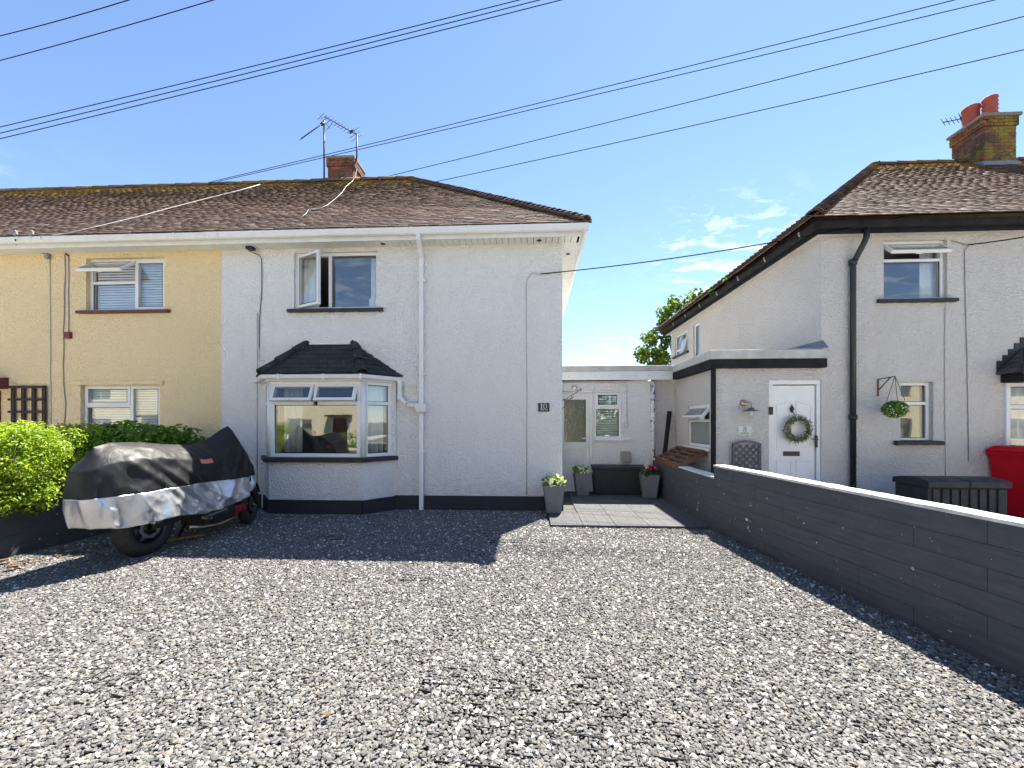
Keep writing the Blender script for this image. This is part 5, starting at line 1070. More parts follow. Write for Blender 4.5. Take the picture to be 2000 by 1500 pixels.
# hanging ball and bracket
bk = onY(1714, 740, FY); hb = thing('hanging_bracket', (bk.x, FY, bk.z), 'rusty triangular wall bracket carrying the leafy ball', 'bracket'); tp = Vector((bk.x, FY - .01, bk.z - .01)); en = Vector((onY(1748, 735, FY - .28).x, FY - .28, onY(1748, 735, FY - .28).z)); bt_ = Vector((bk.x, FY - .01, onY(1714, 774, FY).z))
MB().bar(tp, en, .02, .012).build('arm', 'rusty_iron', hb); MB().bar(tp + Vector((0, 0, .01)), bt_, .022, .012).build('back_plate', 'rusty_iron', hb); MB().bar(bt_ + Vector((0, 0, .09)), tp.lerp(en, .75), .018, .01).build('brace', 'rusty_iron', hb)
bc = Vector((en.x, en.y, onY(1749, 799, FY - .28).z)); tb = thing('topiary_ball', bc, 'hanging green leafy ball with white buds on a rusty bracket', 'hanging plant')
P, N = clumps([tuple(bc)], [.155], 1100, .82); leaves('foliage', 'leaf_laurel', P, N, .04, tb, .5); n = 40; d = rng.normal(0, 1, (n, 3)); d[:, 1] = -abs(d[:, 1]); d[:, 2] -= .5; d /= np.linalg.norm(d, axis=1)[:, None]; f = leaves('buds', 'petal_white', np.array(bc) + d * np.array([.165, .165, .135]), d, .022, tb, .9); f['kind'] = 'stuff'
ch = MB(); [ch.tube([en, bc + Vector((dx * .12, dy * .12, .12))], .004, 5) for dx, dy in ((-1, 0), (.8, -.5), (.8, .6))]; ch.build('chain', 'rusty_iron', tb)
MB().lathe([(0, bc.z - .10), (.08, bc.z - .07), (.11, bc.z), (.08, bc.z + .08), (0, bc.z + .1)], 12, Matrix.Translation((bc.x, bc.y, 0))).build('core', 'leaf_dark', tb)
# dark ribbed storage box and red bin behind the wall
x0_, x1_ = 5.16, 6.15; gs = thing('storage_box', (5.65, 6.0, 0), 'dark ribbed garden storage box next to the red wheelie bin', 'storage box')
MB().box(x0_, x1_, 5.77, 6.28, 0, .60).build('body', 'plastic_dark', gs, bevel=.02)
for k in range(8): xx = x0_ + .05 + k * .115; MB().box(xx, xx + .08, 5.752, 5.772, .04, .58).build('rib', 'plastic_dark', gs, bevel=.006)
def lidm(xa, xb):
    mb = MB(); n = 8; vs = []
    for k in range(n + 1): y = 5.735 + (6.30 - 5.735) * k / n; z = .66 + .055 * math.sin(math.pi * (.12 + .8 * k / n)); vs += [(xa, y, .602), (xa, y, z), (xb, y, z), (xb, y, .602)]
    mb.add(vs, [(4 * k + j, 4 * k + j + 1, 4 * k + 5 + j, 4 * k + 4 + j) for k in range(n) for j in range(3)] + [(0, 1, 2, 3), (4 * n, 4 * n + 1, 4 * n + 2, 4 * n + 3)], False); mb.build('lid', 'plastic_dark', gs, bevel=.012)
lidm(x0_ - .02, x0_ + .49); lidm(x0_ + .495, x1_ + .02)
rb = thing('wheelie_bin', (7.28, 6.55, 0), 'bright red plastic wheelie bin behind the dark storage box', 'bin'); bx0, bx1, by0, by1 = 7.00, 7.56, 6.02 + .30, 6.85
MB().hexa([(bx0 + .07, by0 + .05, .06), (bx1 - .07, by0 + .05, .06), (bx1 - .07, by1 - .05, .06), (bx0 + .07, by1 - .05, .06), (bx0, by0, .98), (bx1, by0, .98), (bx1, by1, .98), (bx0, by1, .98)]).build('body', 'bin_red', rb, bevel=.03)
MB().hexa([(bx0 - .005, by0 - .02, .93), (bx1 + .005, by0 - .02, .93), (bx1 + .005, by1, .93), (bx0 - .005, by1, .93), (bx0 - .04, by0 - .05, 1.02), (bx1 + .04, by0 - .05, 1.02), (bx1 + .04, by1 + .01, 1.02), (bx0 - .04, by1 + .01, 1.02)]).build('rim', 'bin_red', rb, bevel=.015)
MB().hexa([(bx0 - .045, by0 - .055, 1.022), (bx1 + .045, by0 - .055, 1.022), (bx1 + .045, by1 + .01, 1.022), (bx0 - .045, by1 + .01, 1.022), (bx0 + .03, by0 + .02, 1.085), (bx1 - .03, by0 + .02, 1.085), (bx1 - .03, by1 - .05, 1.10), (bx0 + .03, by1 - .05, 1.10)]).build('lid', 'bin_red', rb, bevel=.015)
for x in (bx0 + .06, bx1 - .06): MB().lathe([(0, -.025), (.10, -.025), (.10, .025), (0, .025)], 18, Matrix.Translation((x, by1 - .04, .10)) @ Matrix.Rotation(R(90), 4, 'Y')).build('wheel', 'tyre', rb)

# ------------------------------------------------------------------ motorcycle under its cover
RW = Vector((-4.23, 4.36, .31)); FW = Vector((-4.07, 5.80, .295))
mo = thing('motorcycle', ((RW.x + FW.x) / 2, 5.0, 0), 'motorcycle with black wheels showing beneath its cover', 'motorcycle')
fwd = (FW - RW); fwd.z = 0; fwd.normalize(); lat = Vector((fwd.y, -fwd.x, 0))                # lat points to the camera side (+X)
def wheel(c, dirv, r, w, name):
    d = Vector(dirv).normalized(); ax = Vector((d.y, -d.x, 0)); M = frame_mat(c, d, Vector((0, 0, 1)).cross(ax) if False else ax.cross(d) * 1.0, ax)
    M = frame_mat(c, d, Vector((0, 0, 1)), d.cross(Vector((0, 0, 1))))
    rt = r - w * .5; pr = [(rt + w * .5 * math.cos(a), w * .5 * math.sin(a)) for a in np.linspace(-2.0, 2.0, 15)]
    ty = MB().lathe(pr, 48, M).build(name, 'tyre', mo)
    ri = rt + w * .5 * math.cos(2.0); MB().lathe([(ri + .004, -w * .44), (ri - .018, -w * .40), (ri - .03, 0), (ri - .018, w * .40), (ri + .004, w * .44)], 40, M).build('rim', 'rim_black', ty)
    sp_ = MB(); sp_.lathe([(.0, -.05), (.045, -.05), (.05, .05), (0, .05)], 16, M)
    for k in range(5):
        a = 2 * math.pi * k / 5 + .35; sp_.bar(M @ Vector((.03 * math.cos(a), .03 * math.sin(a), 0)), M @ Vector(((ri - .015) * math.cos(a), (ri - .015) * math.sin(a), 0)), .03, .045, up=M.to_3x3() @ Vector((0, 0, 1)))
    sp_.build('spokes', 'rim_black', ty)
    ds = MB(); n = 48; vs = []
    side = w * .42
    for k in range(n):
        a = 2 * math.pi * k / n; ro = .115 + .006 * math.sin(8 * a); 
        for rr, zz in ((ro, side), (.078 + .004 * math.sin(8 * a + 1), side), (ro, side + .005), (.078, side + .005)): vs.append(M @ Vector((rr * math.cos(a), rr * math.sin(a), zz)))
    ds.add(vs, [f for k in range(n) for f in ((4 * k, 4 * ((k + 1) % n), 4 * ((k + 1) % n) + 1, 4 * k + 1), (4 * k + 2, 4 * k + 3, 4 * ((k + 1) % n) + 3, 4 * ((k + 1) % n) + 2), (4 * k, 4 * k + 2, 4 * ((k + 1) % n) + 2, 4 * ((k + 1) % n)), (4 * k + 1, 4 * ((k + 1) % n) + 1, 4 * ((k + 1) % n) + 3, 4 * k + 3))]); ds.build('brake_disc', 'steel', ty)
    return M
wheel(RW, fwd, .31, .18, 'rear_wheel'); fs_ = fwd.copy(); fs_.rotate(Matrix.Rotation(R(24), 3, 'Z')); wheel(FW, fs_, .295, .12, 'front_wheel')
side = lat * .10; mb = MB(); mb.bar(RW + side + Vector((0, 0, .01)), RW + side + fwd * .52 + Vector((0, 0, .07)), .035, .08); mb.bar(RW - side, RW - side + fwd * .52 + Vector((0, 0, .07)), .035, .08); mb.build('swingarm', 'engine', mo, bevel=.012)
mb = MB(); c = RW + side * 1.25 + Vector((0, 0, .07)) + fwd * .02; mb.box(c.x - .02, c.x + .03, c.y - .05, c.y + .06, c.z - .03, c.z + .05); mb.build('brake_caliper', 'steel', mo, bevel=.01)
c = RW + side * 1.5 + fwd * .18 + Vector((0, 0, .09)); MB().bar(c - fwd * .06, c + fwd * .07, .03, .035).build('swingarm_guard', 'blue_plastic', mo, bevel=.008)
eb = MB(); e0 = RW + fwd * .58 + Vector((0, 0, .02)); eb.bar(e0, e0 + fwd * .46 + Vector((0, 0, .02)), .36, .30); eb.lathe([(0, -.2), (.11, -.2), (.12, -.17), (.12, .17), (.11, .2), (0, .2)], 20, frame_mat(e0 + fwd * .15 + Vector((0, 0, -.02)), fwd, (0, 0, 1), fwd.cross(Vector((0, 0, 1))))); eb.lathe([(0, -.19), (.09, -.19), (.09, .19), (0, .19)], 18, frame_mat(e0 + fwd * .36 + Vector((0, 0, -.03)), fwd, (0, 0, 1), fwd.cross(Vector((0, 0, 1))))); eb.build('engine', 'engine', mo, bevel=.012)
MB().tube([e0 + fwd * .50 + lat * .1 + Vector((0, 0, -.02)), e0 + fwd * .45 + lat * .15 + Vector((0, 0, -.14)), e0 + fwd * .2 + lat * .17 + Vector((0, 0, -.17)), e0 - fwd * .05 + lat * .17 + Vector((0, 0, -.15)), e0 - fwd * .22 + lat * .16 + Vector((0, 0, -.10))], .028, 12).build('exhaust_pipe', 'copper', mo)
mb = MB(); c = FW - fwd * .36 + lat * .12; mb.hexa([c + Vector((-.03, -.12, -.08)), c + Vector((.06, -.12, -.08)), c + Vector((.05, .16, -.04)), c + Vector((-.03, .16, -.04)), c + Vector((-.05, -.12, .06)), c + Vector((.06, -.12, .06)), c + Vector((.05, .14, .05)), c + Vector((-.05, .14, .05))]); mb.build('fairing', 'fairing_red', mo, bevel=.025)
fk = MB(); fl_ = Vector((fs_.y, -fs_.x, 0))
for s in (-1, 1): fk.tube([FW + fl_ * .10 * s, FW + fl_ * .10 * s - fwd * .18 + Vector((0, 0, .5))], .026, 10)
fk.build('fork', 'engine', mo); 
mg = MB(); vs = [(.30 * math.cos(a), w, .30 * math.sin(a)) for a in np.linspace(.35, 2.5, 12) for w in (-.07, 0, .07)]; Mx = frame_mat(FW + Vector((0, 0, .025)), fs_, fl_, (0, 0, 1)); mg.add([Mx @ Vector((x, y, z - .02 * abs(y) / .07)) for x, y, z in vs], [(3 * k + j, 3 * k + j + 1, 3 * k + 4 + j, 3 * k + 3 + j) for k in range(11) for j in range(2)], True); mgo = mg.build('mudguard', 'rim_black', mo); mgo.modifiers.new('t', 'SOLIDIFY').thickness = .006
MB().bar(e0 - lat * .1 + Vector((0, 0, -.1)), Vector((e0.x - .24, e0.y + .05, .012)), .03, .02).build('kickstand', 'engine', mo)
mb = MB(); pg = e0 - fwd * .04 + lat * .18 + Vector((0, 0, -.03)); mb.bar(pg, pg + lat * .12, .03, .03); mb.bar(pg + Vector((0, 0, -.0)), pg + fwd * .3 + lat * .05 + Vector((0, 0, .05)), .02, .02); mb.build('foot_peg', 'steel', mo)
bd_ = MB(); b0 = RW + Vector((0, 0, .45)); bd_.hexa([b0 - lat * .06 - fwd * .2 + Vector((0, 0, .05)), b0 + lat * .06 - fwd * .2 + Vector((0, 0, .05)), b0 + lat * .08 + fwd * 1.05 - Vector((0, 0, .1)), b0 - lat * .08 + fwd * 1.05 - Vector((0, 0, .1)), b0 - lat * .05 - fwd * .2 + Vector((0, 0, .15)), b0 + lat * .05 - fwd * .2 + Vector((0, 0, .15)), b0 + lat * .06 + fwd * 1.0 + Vector((0, 0, .12)), b0 - lat * .06 + fwd * 1.0 + Vector((0, 0, .12))]); bd_.build('body', 'fairing_red', mo)
# cover
CL = 2.20; CC = Vector((-4.27, 4.85, 0)); cf = Vector((.05, 1, 0)).normalized(); cla = Vector((cf.y, -cf.x, 0))
Hs = [(0, 1.13), (.06, 1.20), (.14, 1.245), (.28, 1.235), (.40, 1.20), (.55, 1.175), (.66, 1.20), (.74, 1.29), (.81, 1.375), (.845, 1.40), (.88, 1.34), (.94, 1.18), (1, 1.0)]
Bs = [(0, .40), (.1, .38), (.3, .42), (.5, .36), (.62, .36), (.75, .42), (.9, .51), (1, .54)]; Ws = [(0, .66), (.15, .74), (.35, .72), (.55, .66), (.8, .74), (.9, .70), (1, .46)]
itp = lambda T, x: float(np.interp(x, [a for a, _ in T], [b for _, b in T]))
def cov(al, rho, push=0.0):
    n = 3.0; c, s_ = math.cos(al), math.sin(al); yy = math.copysign(abs(c) ** (2 / n), c); xx = math.copysign(abs(s_) ** (2 / n), s_); f = (yy + 1) / 2; Wd = itp(Ws, f) / 2
    if rho <= 1:
        y = yy * CL / 2 * (.86 + .14 * rho ** 2); ff = (y / (CL / 2) + 1) / 2; H = itp(Hs, ff); x = xx * Wd * rho * .72; ridge = itp([(0, .10), (.15, .14), (.4, .17), (.6, .20), (.80, .32), (.88, .34), (1, .12)], ff); z = H - (.05 + ridge * .4) * rho ** 1.7 - ridge * .3 * rho - (.04 * abs(c) ** 4) * rho
    else:
        t = rho - 1; x1, y1, z1 = cov_raw(al); B = itp(Bs, f); y = y1 * (1 + .03 * math.sin(t * 3)); x = x1 * (1 + .40 * t ** .7); z = z1 + (B - z1) * t
        amp = .030 * t ** .8 * (1 - .3 * t); x += math.copysign(1, xx) * amp * (math.sin(al * 9 + t * 3.4) + .7 * math.sin(al * 17 - t * 5)) * min(1, abs(s_) * 2); y += math.copysign(1, yy) * amp * .8 * math.sin(al * 13 + 1) * abs(c)
        for f0, f1, w_c, am in ((.12, .50, .035, .034), (.22, .60, .03, .030), (.05, .16, .03, .03), (.84, .60, .03, .028), (.88, .80, .025, .022), (.35, .72, .025, .02), (.95, .93, .02, .02)):
            q_ = (f - (f0 + (f1 - f0) * t)) / w_c; x += math.copysign(1, xx) * am * math.exp(-q_ * q_) * min(1, 3 * t + .25) * (1 - .4 * t)
        dg = math.sin((f * 2.2 + t * 1.35) * 6.0 + .5); x += math.copysign(1, xx) * .008 * dg * math.sin(min(1, t) * math.pi)
    if rho > 1:
        tk_ = max(0, -yy); y *= 1 - .05 * t * t * tk_; z += .03 * t * t * tk_ ** 3; x *= 1 - .10 * t * t * tk_ ** 2
    rg_ = lambda f_, o_: (1 - abs(mnoise.noise((x * f_ + o_, y * f_ * .8, z * f_ * .55 + y * f_ * .5)))) ** 5
    cr_ = (rg_(4.5, 3.0) * .020 + rg_(9.5, 11.0) * .010) * (.35 if rho < 1 else .55 + .75 * min(1, max(0, (rho - 1.35) * 2.2)))
    x += math.copysign(1, xx) * (cr_ - .008)
    nz = mnoise.noise((x * 5, y * 5, z * 6)) * .006 + mnoise.noise((x * 14, y * 14, z * 14)) * .004; x += math.copysign(1, xx) * (nz * (1 if rho > .5 else .3) + push); z += nz * .7 + push * .3
    return CC + cla * x + cf * y + Vector((0, 0, z))
def cov_raw(al):
    p = None; n = 3.0; c, s_ = math.cos(al), math.sin(al); yy = math.copysign(abs(c) ** (2 / n), c); xx = math.copysign(abs(s_) ** (2 / n), s_); f = (yy + 1) / 2; Wd = itp(Ws, f) / 2
    y = yy * CL / 2; H = itp(Hs, f); ridge = itp([(0, .10), (.15, .14), (.4, .17), (.6, .20), (.80, .32), (.88, .34), (1, .12)], f); return xx * Wd * .72, y, H - (.05 + ridge * .4) - ridge * .3 - .04 * abs(c) ** 4
cvr = thing('motorcycle_cover', CC, 'black motorcycle cover with silver lower band draped over the bike', 'cover'); NA = 340
_t = np.linspace(0, 2 * math.pi, 6000); _x = np.sign(np.sin(_t)) * abs(np.sin(_t)) ** (2 / 3) * .36; _y = np.sign(np.cos(_t)) * abs(np.cos(_t)) ** (2 / 3) * 1.15
_l = np.concatenate([[0], np.cumsum(np.hypot(np.diff(_x), np.diff(_y)))]); ALS = list(np.interp(np.arange(NA) / NA * _l[-1], _l, _t))
def seam(al): f = (math.copysign(abs(math.cos(al)) ** (2 / 3), math.cos(al)) + 1) / 2; z1 = cov_raw(al)[2]; B = itp(Bs, f); return 1 + min(.9, max(.1, (z1 - (.715 + .015 * math.sin(f * 5))) / (z1 - B)))
def drape(rho_fn, NR, name, m):
    vs = []; 
    for j in range(NR + 1):
        for i in range(NA): al = ALS[i]; vs.append(cov(al, rho_fn(al, j / NR)))
    o = MB().add(vs, [(j * NA + i, j * NA + (i + 1) % NA, (j + 1) * NA + (i + 1) % NA, (j + 1) * NA + i) for j in range(NR) for i in range(NA)], True).build(name, m, cvr, fix=False)
    sm_ = o.modifiers.new('s', 'SOLIDIFY'); sm_.thickness = .003; return o
drape(lambda al, t: max(.001, seam(al) * t), 64, 'black_top', 'cover_black'); drape(lambda al, t: seam(al) + (2 - seam(al)) * t, 28, 'silver_band', 'cover_silver')
vs = []; a0_ = math.acos(max(-1, min(1, (.50 * 2 - 1)))) ; 
for j in range(4):
    for i in range(9): vs.append(cov(1.566 - .075 * i / 8, .99 + .085 * j / 3, .010))
MB().add(vs, [(j * 9 + i, j * 9 + i + 1, j * 9 + 10 + i, j * 9 + 9 + i) for j in range(3) for i in range(8)], True).build('label_patch', 'tag_orange', cvr, fix=False)
# board and litter on the ground
wbd = thing('wooden_board', onZ(300, 1056), 'old wooden board lying on the ground beneath the motorcycle', 'board'); a, b = onZ(225, 1070, .02), onZ(398, 1042, .02); MB().bar(a, b, .16, .028).build('board', 'board_wood', wbd, bevel=.004)
for k, (u, v, sz_, lab) in enumerate(((6, 1097, .12, 'large curled orange dead leaf at the foot of the low wall'), (28, 1108, .10, 'yellowish dead leaf lying next to the orange leaf'), (640, 1395, .04, 'small brown dead leaf on the sunny gravel'))):
    p = onZ(u, v, .035); o = thing('dead_leaf', p, lab, 'leaf'); mb = MB(); n = 8
    for j in range(2):
        pass
    vs = []
    for i in range(n + 1):
        t = i / n; w_l = sz_ * .35 * math.sin(math.pi * min(.98, t + .04)) ; y = (t - .5) * sz_; z = .25 * sz_ * (2 * t - 1) ** 2
        vs += [p + Vector((-w_l, y, z + w_l * .5)), p + Vector((0, y, z)), p + Vector((w_l, y, z + w_l * .6))]
    mb.add(vs, [(3 * i + j, 3 * i + j + 1, 3 * i + 4 + j, 3 * i + 3 + j) for i in range(n) for j in range(2)], True); lo_ = mb.build('blade', 'dead_leaf', o, fix=False); lo_.modifiers.new('t', 'SOLIDIFY').thickness = .002
n = 110; t = rng.uniform(0, 1, n) ** 1.2; A_, B_ = onZ(0, 1112), onZ(215, 1068); P = np.array(A_) * (1 - t)[:, None] + np.array(B_) * t[:, None] + rng.normal(0, .07, (n, 3)); P[:, 2] = rng.uniform(.008, .03, n)
lo = leaves('leaf_litter', 'dead_leaf', P, np.tile([0, 0, 1.], (n, 1)), .04, None, .45); tag(lo, 'brown leaf litter along the foot of the low wall', 'leaf litter', kind='stuff')
n = 260; t = rng.uniform(0, 1, n); P = np.array([2.40, 5.7, 0]) * (1 - t)[:, None] + np.array([2.86, 1.3, 0]) * t[:, None] + rng.normal(0, .02, (n, 3)) - np.array([.05, 0, 0]); P[:, 2] = rng.uniform(.012, .03, n)
lo = leaves('leaf_litter', 'dead_leaf', P, np.tile([0, 0, 1.], (n, 1)), .028, None, .4); tag(lo, 'dry debris along the foot of the long boundary wall', 'leaf litter', kind='stuff')
for k, (u, v) in enumerate(((1497, 1085), (1560, 1112))):
    p = onZ(u, v); p.x -= .03; o = thing('weed', p, ('dry branching weed at the foot of the boundary wall nearer the patio', 'dry weed stalk at the boundary wall farther from the patio')[k], 'weed'); mb = MB()
    for j in range(5): e = p + Vector((random.uniform(-.08, .03), random.uniform(-.08, .08), random.uniform(.08, .17))); mb.tube([p, p.lerp(e, .5) + Vector((random.uniform(-.02, .02), 0, .02)), e], .0022, 5)
    mb.build('stalk', 'board_wood', o)

# ------------------------------------------------------------------ hedge plants and tree
def shrub(name, label, cs, rad, per, leaf, size, aspect, m, squash=.85, stem=None):
    o = thing(name, (stem[0], stem[1], 0), label, 'shrub'); P, N = clumps(cs, rad, per, squash); leaves('crown', m, P, N, size, o, aspect); mb = MB()
    for c in cs[::max(1, len(cs) // 14)]:
        b_ = Vector((stem[0] + random.uniform(-.1, .1), stem[1] + random.uniform(-.25, .25), 0)); c = Vector(c); mb.tube([b_, b_.lerp(c, .5) + Vector((random.uniform(-.06, .06), random.uniform(-.06, .06), .1)), c], .014, 6, radii=[.022, .014, .006])
    mb.build('stems', 'twig', o); return o
cs = []
for _ in range(150):
    a = random.uniform(0, 6.283); r = random.uniform(.55, 1.0); y = 4.55 + 1.15 * r * math.sin(a); x = -6.02 + .62 * r * math.cos(a); top = 1.30 + .08 * math.sin(y * 5) - .35 * max(0, (x + 5.6)) ; cs.append((x, y, random.uniform(.62 if x > -5.75 else .5, top)))
for _ in range(60): cs.append((-6.0 + random.uniform(-.5, .45), 4.5 + random.uniform(-1.1, 1.1), 1.28 + random.uniform(-.08, .07)))
for _ in range(24): cs.append((-5.62 + random.uniform(-.05, .14), 4.1 + random.uniform(-.5, .55), .62 + random.uniform(-.12, .16)))
shrub('golden_shrub', 'bright yellow-green fine-leaved shrub spilling over the low wall', cs, [random.uniform(.10, .17) for _ in cs], 190, 'leaf', .036, .5, 'leaf_golden', .9, (-6.0, 4.6))
cs = []
for _ in range(90):
    y = random.uniform(5.15, 6.62); cs.append((-5.72 + random.uniform(-.45, .34), y, random.uniform(.75, 1.33) - .07 * max(0, y - 5.9)))
shrub('laurel_shrub', 'green broad-leaved laurel shrub behind the covered motorcycle', cs, [random.uniform(.12, .19) for _ in cs], 95, 'leaf', .085, .42, 'leaf_laurel', .85, (-5.75, 5.9))
# tree behind the grey house
tc = onY(1300, 690, 17.0); tr_ = thing('garden_tree', (tc.x + .6, 17.2, 0), 'leafy green tree rising behind the corner of the grey house', 'tree')
tk = MB(); base_ = Vector((tc.x + .8, 17.2, 0)); tk.tube([base_, base_ + Vector((-.1, 0, 1.5)), base_ + Vector((-.15, 0, 3.2)), base_ + Vector((.1, 0, 5.0))], .1, 10, radii=[.16, .13, .10, .05])
cs = []
for u, v in ((1262, 690), (1270, 708), (1255, 682), (1285, 655), (1290, 690), (1300, 635), (1292, 612), (1310, 605), (1322, 590), (1335, 600), (1345, 585), (1352, 600), (1365, 580), (1330, 620), (1318, 640), (1302, 660), (1275, 670), (1283, 705), (1300, 700), (1340, 625), (1360, 605), (1305, 620), (1370, 620), (1256, 700), (1298, 675), (1268, 655), (1320, 665), (1350, 640)):
    for _ in range(2): p = onY(u + random.uniform(-6, 6), v + random.uniform(-6, 6), 17 + random.uniform(-.8, .8)); cs.append(tuple(p))
for _ in range(60): cs.append((tc.x + random.uniform(-.3, 2.4), 17.2 + random.uniform(-1.2, 1.2), random.uniform(2.6, 4.9)))
P, N = clumps(cs, [random.uniform(.16, .30) for _ in cs], 60, .9); leaves('crown', 'leaf_tree', P, N, .13, tr_, .75)
for c in cs[::4]: c = Vector(c); f_ = base_ + Vector((0, 0, random.uniform(1.8, 3.8))); tk.tube([f_, f_.lerp(c, .5) + Vector((0, 0, .15)), c], .03, 6, radii=[.05, .03, .012])
tk.build('trunk', 'twig', tr_)
# sprouts growing in the gutter
for u, v, lab in ((1417, 548, 'small green sprout growing in the black side gutter'), (1390, 571, 'lower green sprout in the side gutter of the grey house')):
    p = onX(u, v, gx - .08); o = thing('gutter_weed', p, lab, 'weed'); P, N = clumps([tuple(p)], [.07], 40); leaves('foliage', 'leaf_laurel', P, N, .07, o, .5)

# ------------------------------------------------------------------ aerials
def aerial(label, mast, boom0, boom1, n_el, el_len, refl, name='tv_aerial'):
    o = thing(name, mast[0], label, 'aerial'); MB().tube(mast, .022, 8).build('mast', 'dark_metal', o); b0, b1 = Vector(boom0), Vector(boom1); MB().tube([b0, b1], .013, 6).build('boom', 'dark_metal', o)
    d = (b1 - b0).normalized(); ev = Vector((.55, .35, .75)); ev = (ev - d * ev.dot(d)).normalized(); el = MB()
    for k in range(n_el): p = b0.lerp(b1, k / (n_el - 1) * .8); el.tube([p - ev * el_len * .5, p + ev * el_len * .5], .006, 5)
    el.build('directors', 'dark_metal', o); rf = MB(); q = b0.lerp(b1, .97); sd = d.cross(ev)
    for k in range(refl): p = q + sd * (.09 * (k - (refl - 1) / 2)); rf.tube([p - ev * .20, p + ev * .20], .006, 5)
    rf.tube([q - sd * .09 * refl * .5, q + sd * .09 * refl * .5], .008, 5); rf.build('reflector', 'dark_metal', o); p = b0.lerp(b1, .84); MB().bar(p - ev * .05, p + ev * .05, .07, .05).build('dipole_box', 'plastic_dark', o, bevel=.01)
    return o
Ym = 10.72
aerial('left tv aerial on a tall straight mast beside the brick chimney', [onY(633, 352, Ym), onY(633, 300, Ym), onY(633, 236, Ym)], onY(588, 271, Ym - .4), onY(636, 237, Ym), 8, .22, 4)
aerial('right tv aerial on a cranked mast above the brick chimney', [onY(689, 335, 10.74), onY(691, 322, 10.72), onY(696, 312, 10.72), onY(697, 303, 10.72), onY(697, 262, 10.72)], onY(634, 228, 11.3), onY(697, 263, 10.72), 9, .24, 3)
aerial('small tv aerial beside the red chimney pots of the grey house', [onY(1893, 262, 10.9), onY(1890, 215, 10.9)], onY(1842, 239, 10.6), onY(1886, 230, 10.9), 5, .2, 2)
cable(wh, [onY(697, 330, 10.73), onY(694, 345, 10.72), onRoof(689, 353, .12), onRoof(676, 364), onRoof(668, 376), onRoof(655, 388), onRoof(640, 400), onRoof(625, 407), onRoof(603, 409), onRoof(598, 417), onRoof(586, 426)], .006, 'wire_white', 'aerial_cable')

# ------------------------------------------------------------------ overhead cables
def wire(label, a, b, sag=.15, r=.011, m='wire_black'): tag(MB().tube(catenary(a, b, sag), r, 6).build('overhead_cable', m), label, 'cable', 'overhead cables')
def ext(p, q, f): return p + (q - p) * f
for (l, r_, lab, dl, dr_) in (((365, 363), (1845, 0), 'upper of two close cables passing behind both chimney aerials', 14.5, 9.5), ((378, 362), (1922, 0), 'lower of two close cables passing behind both chimney aerials', 14.5, 9.5),
                              ((720, 350), (2000, 27), 'long cable ending at the ridge just beside the brick chimney', 14.0, 9.0), ((830, 356), (2000, 92), 'long cable ending at the apex of the hipped roof', 13.5, 9.0)):
    a, b = atD(*l, dl), atD(*r_, dr_); wire(lab, ext(b, a, 1.25), ext(a, b, 1.25), .10, .010)
for (l, r_, lab) in (((0, 245), (1000, 0), 'top one of the three cables at the upper left'), ((0, 257), (1040, 0), 'middle one of the three cables at the upper left'), ((0, 268), (1082, 0), 'bottom one of the three cables at the upper left'), ((0, 67), (240, 0), 'topmost short cable crossing the upper left corner'), ((0, 115), (405, 0), 'second cable crossing the upper left corner')):
    a, b = atD(*l, 13.0), atD(*r_, 11.5); wire(lab, ext(b, a, 1.3), ext(a, b, 1.3), .08, .0125)
wire('thin service cable from the white wall across the gap to the grey eaves', onY(1056, 535, FY - .02), onY(1806, 413, gfy - .12), .10, .008); wire('short service cable fixed to the grey wall beside the upper window', onY(1890, 478, FY - .02), atD(2120, 438, 6.0), .03, .009)
tag(MB().tube([onY(80, 466, fy - .12), onY(78, 461, fy - .11), onY(95, 460, fy - .06)] + [onRoof(u, v, .10) for u, v in ((135, 455), (200, 440), (270, 423), (340, 404), (410, 386), (470, 371), (508, 360))], .0065, 6).build('overhead_cable', 'wire_white'), 'pale cable rising from the cream gutter across the tiled roof', 'cable', 'overhead cables')

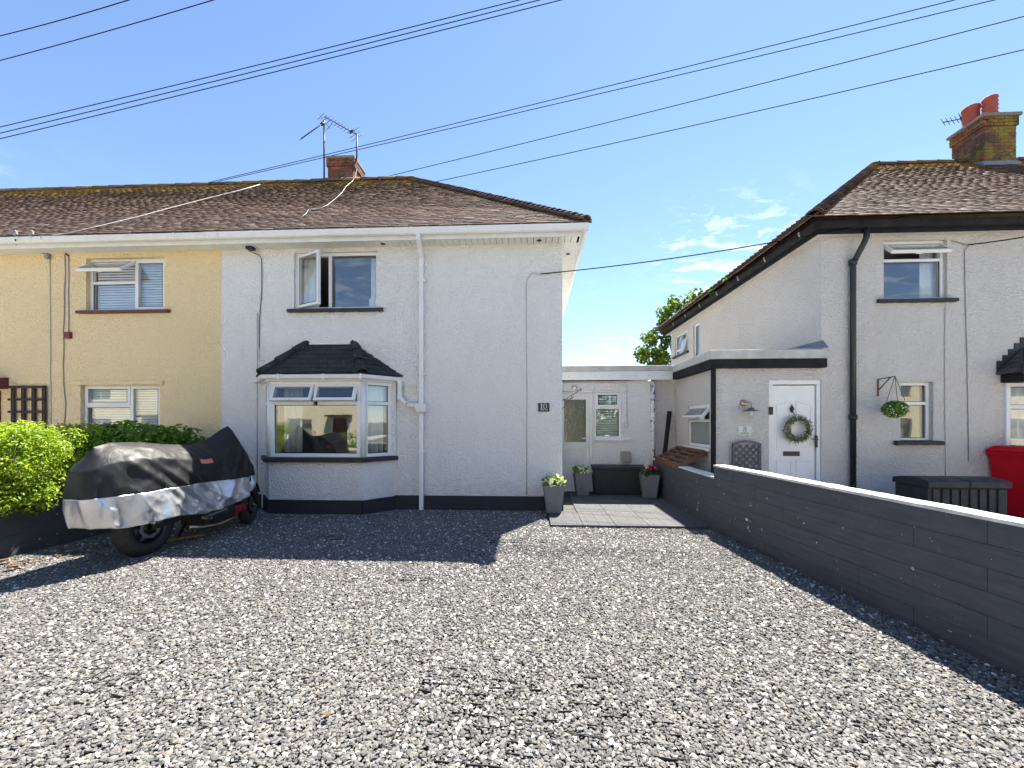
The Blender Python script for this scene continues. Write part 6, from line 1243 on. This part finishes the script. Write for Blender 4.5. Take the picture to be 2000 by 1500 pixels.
# ------------------------------------------------------------------ house across the street (seen mirrored in the windows)
oh = thing('cream_house', (-11, -12, -.3), 'pale cream house across the street, mirrored in the bay window', 'house'); YO = -12.0
MO = lambda s, t, d: (s, YO - d, t)
def opposite(root, xa, xb, wins, doors):
    ow = [(xc - .8, xc + .8, .45, 1.68) for xc in wins] + [(xc - .8, xc + .8, 2.9, 4.0) for xc in wins] + [(xd - .45, xd + .45, -.6, 1.72) for xd in doors]
    wall(root, 'wall', 'render_pale', MO, xa, xb, -.7, 4.4, ow); MB().box(xa + .2, xb - .2, YO - 6, YO - .3, -.7, 4.3).build('room_interior', 'interior', root)
    for h in ow:
        if h[2] > 0: window(root, MO, *h, [(0, .55, 0, 1, 'fixed', 0), (.55, 1, 0, 1, 'fixed', 0)], d0=.05)
    for xd in doors:
        MB().box(xd - .45, xd + .45, YO - .1, YO - .05, -.6, 1.71).build('front_door', 'maroon_sill', root); MB().box(xd - .75, xd + .75, YO - .04, YO + .5, 1.80, 1.90).build('door_canopy', 'dark_metal', root)
        for sx in (-1, 1): MB().box(xd + sx * .56 - .09, xd + sx * .56 + .09, YO, YO + .04, -.6, 1.80).build('door_surround', 'coping_white', root)
    MB().prism([(xa - .3, YO + .4, 4.4), (xa - .3, YO - 3.6, 7.4), (xa - .3, YO - 7.6, 4.4)], (xb - xa + .6, 0, 0)).build('roof', 'tile_brown', root)
opposite(oh, -40, 2.2, (-35, -28.3, -21, -14.3, -8.6, -1.2), (-31.5, -24.5, -11.75, -4.2))
oh2 = thing('cream_house', (22, YO, -.3), 'pale cream house across the street, mirrored in the grey house windows', 'house'); opposite(oh2, 11.5, 33, (14, 21.5, 28), (17.5, 25))
cs = [(random.uniform(-13.4, -9.6), random.uniform(-11.2, -10.4), random.uniform(-.2, .75)) for _ in range(50)]
shrub('street_hedge', 'green hedge before the cream house across the street', cs, [random.uniform(.2, .35) for _ in cs], 70, 'leaf', .11, .35, 'leaf_laurel', .9, (-11.5, -10.8))
cs = [(random.uniform(2.6, 11.2), random.uniform(-14, -11.5), random.uniform(.2, 4.2)) for _ in range(170)]
shrub('street_hedge', 'tall dark trees filling the gap between the houses across the street', cs, [random.uniform(.4, .8) for _ in cs], 60, 'leaf', .22, .6, 'leaf_tree', .9, (6.8, -12.8))
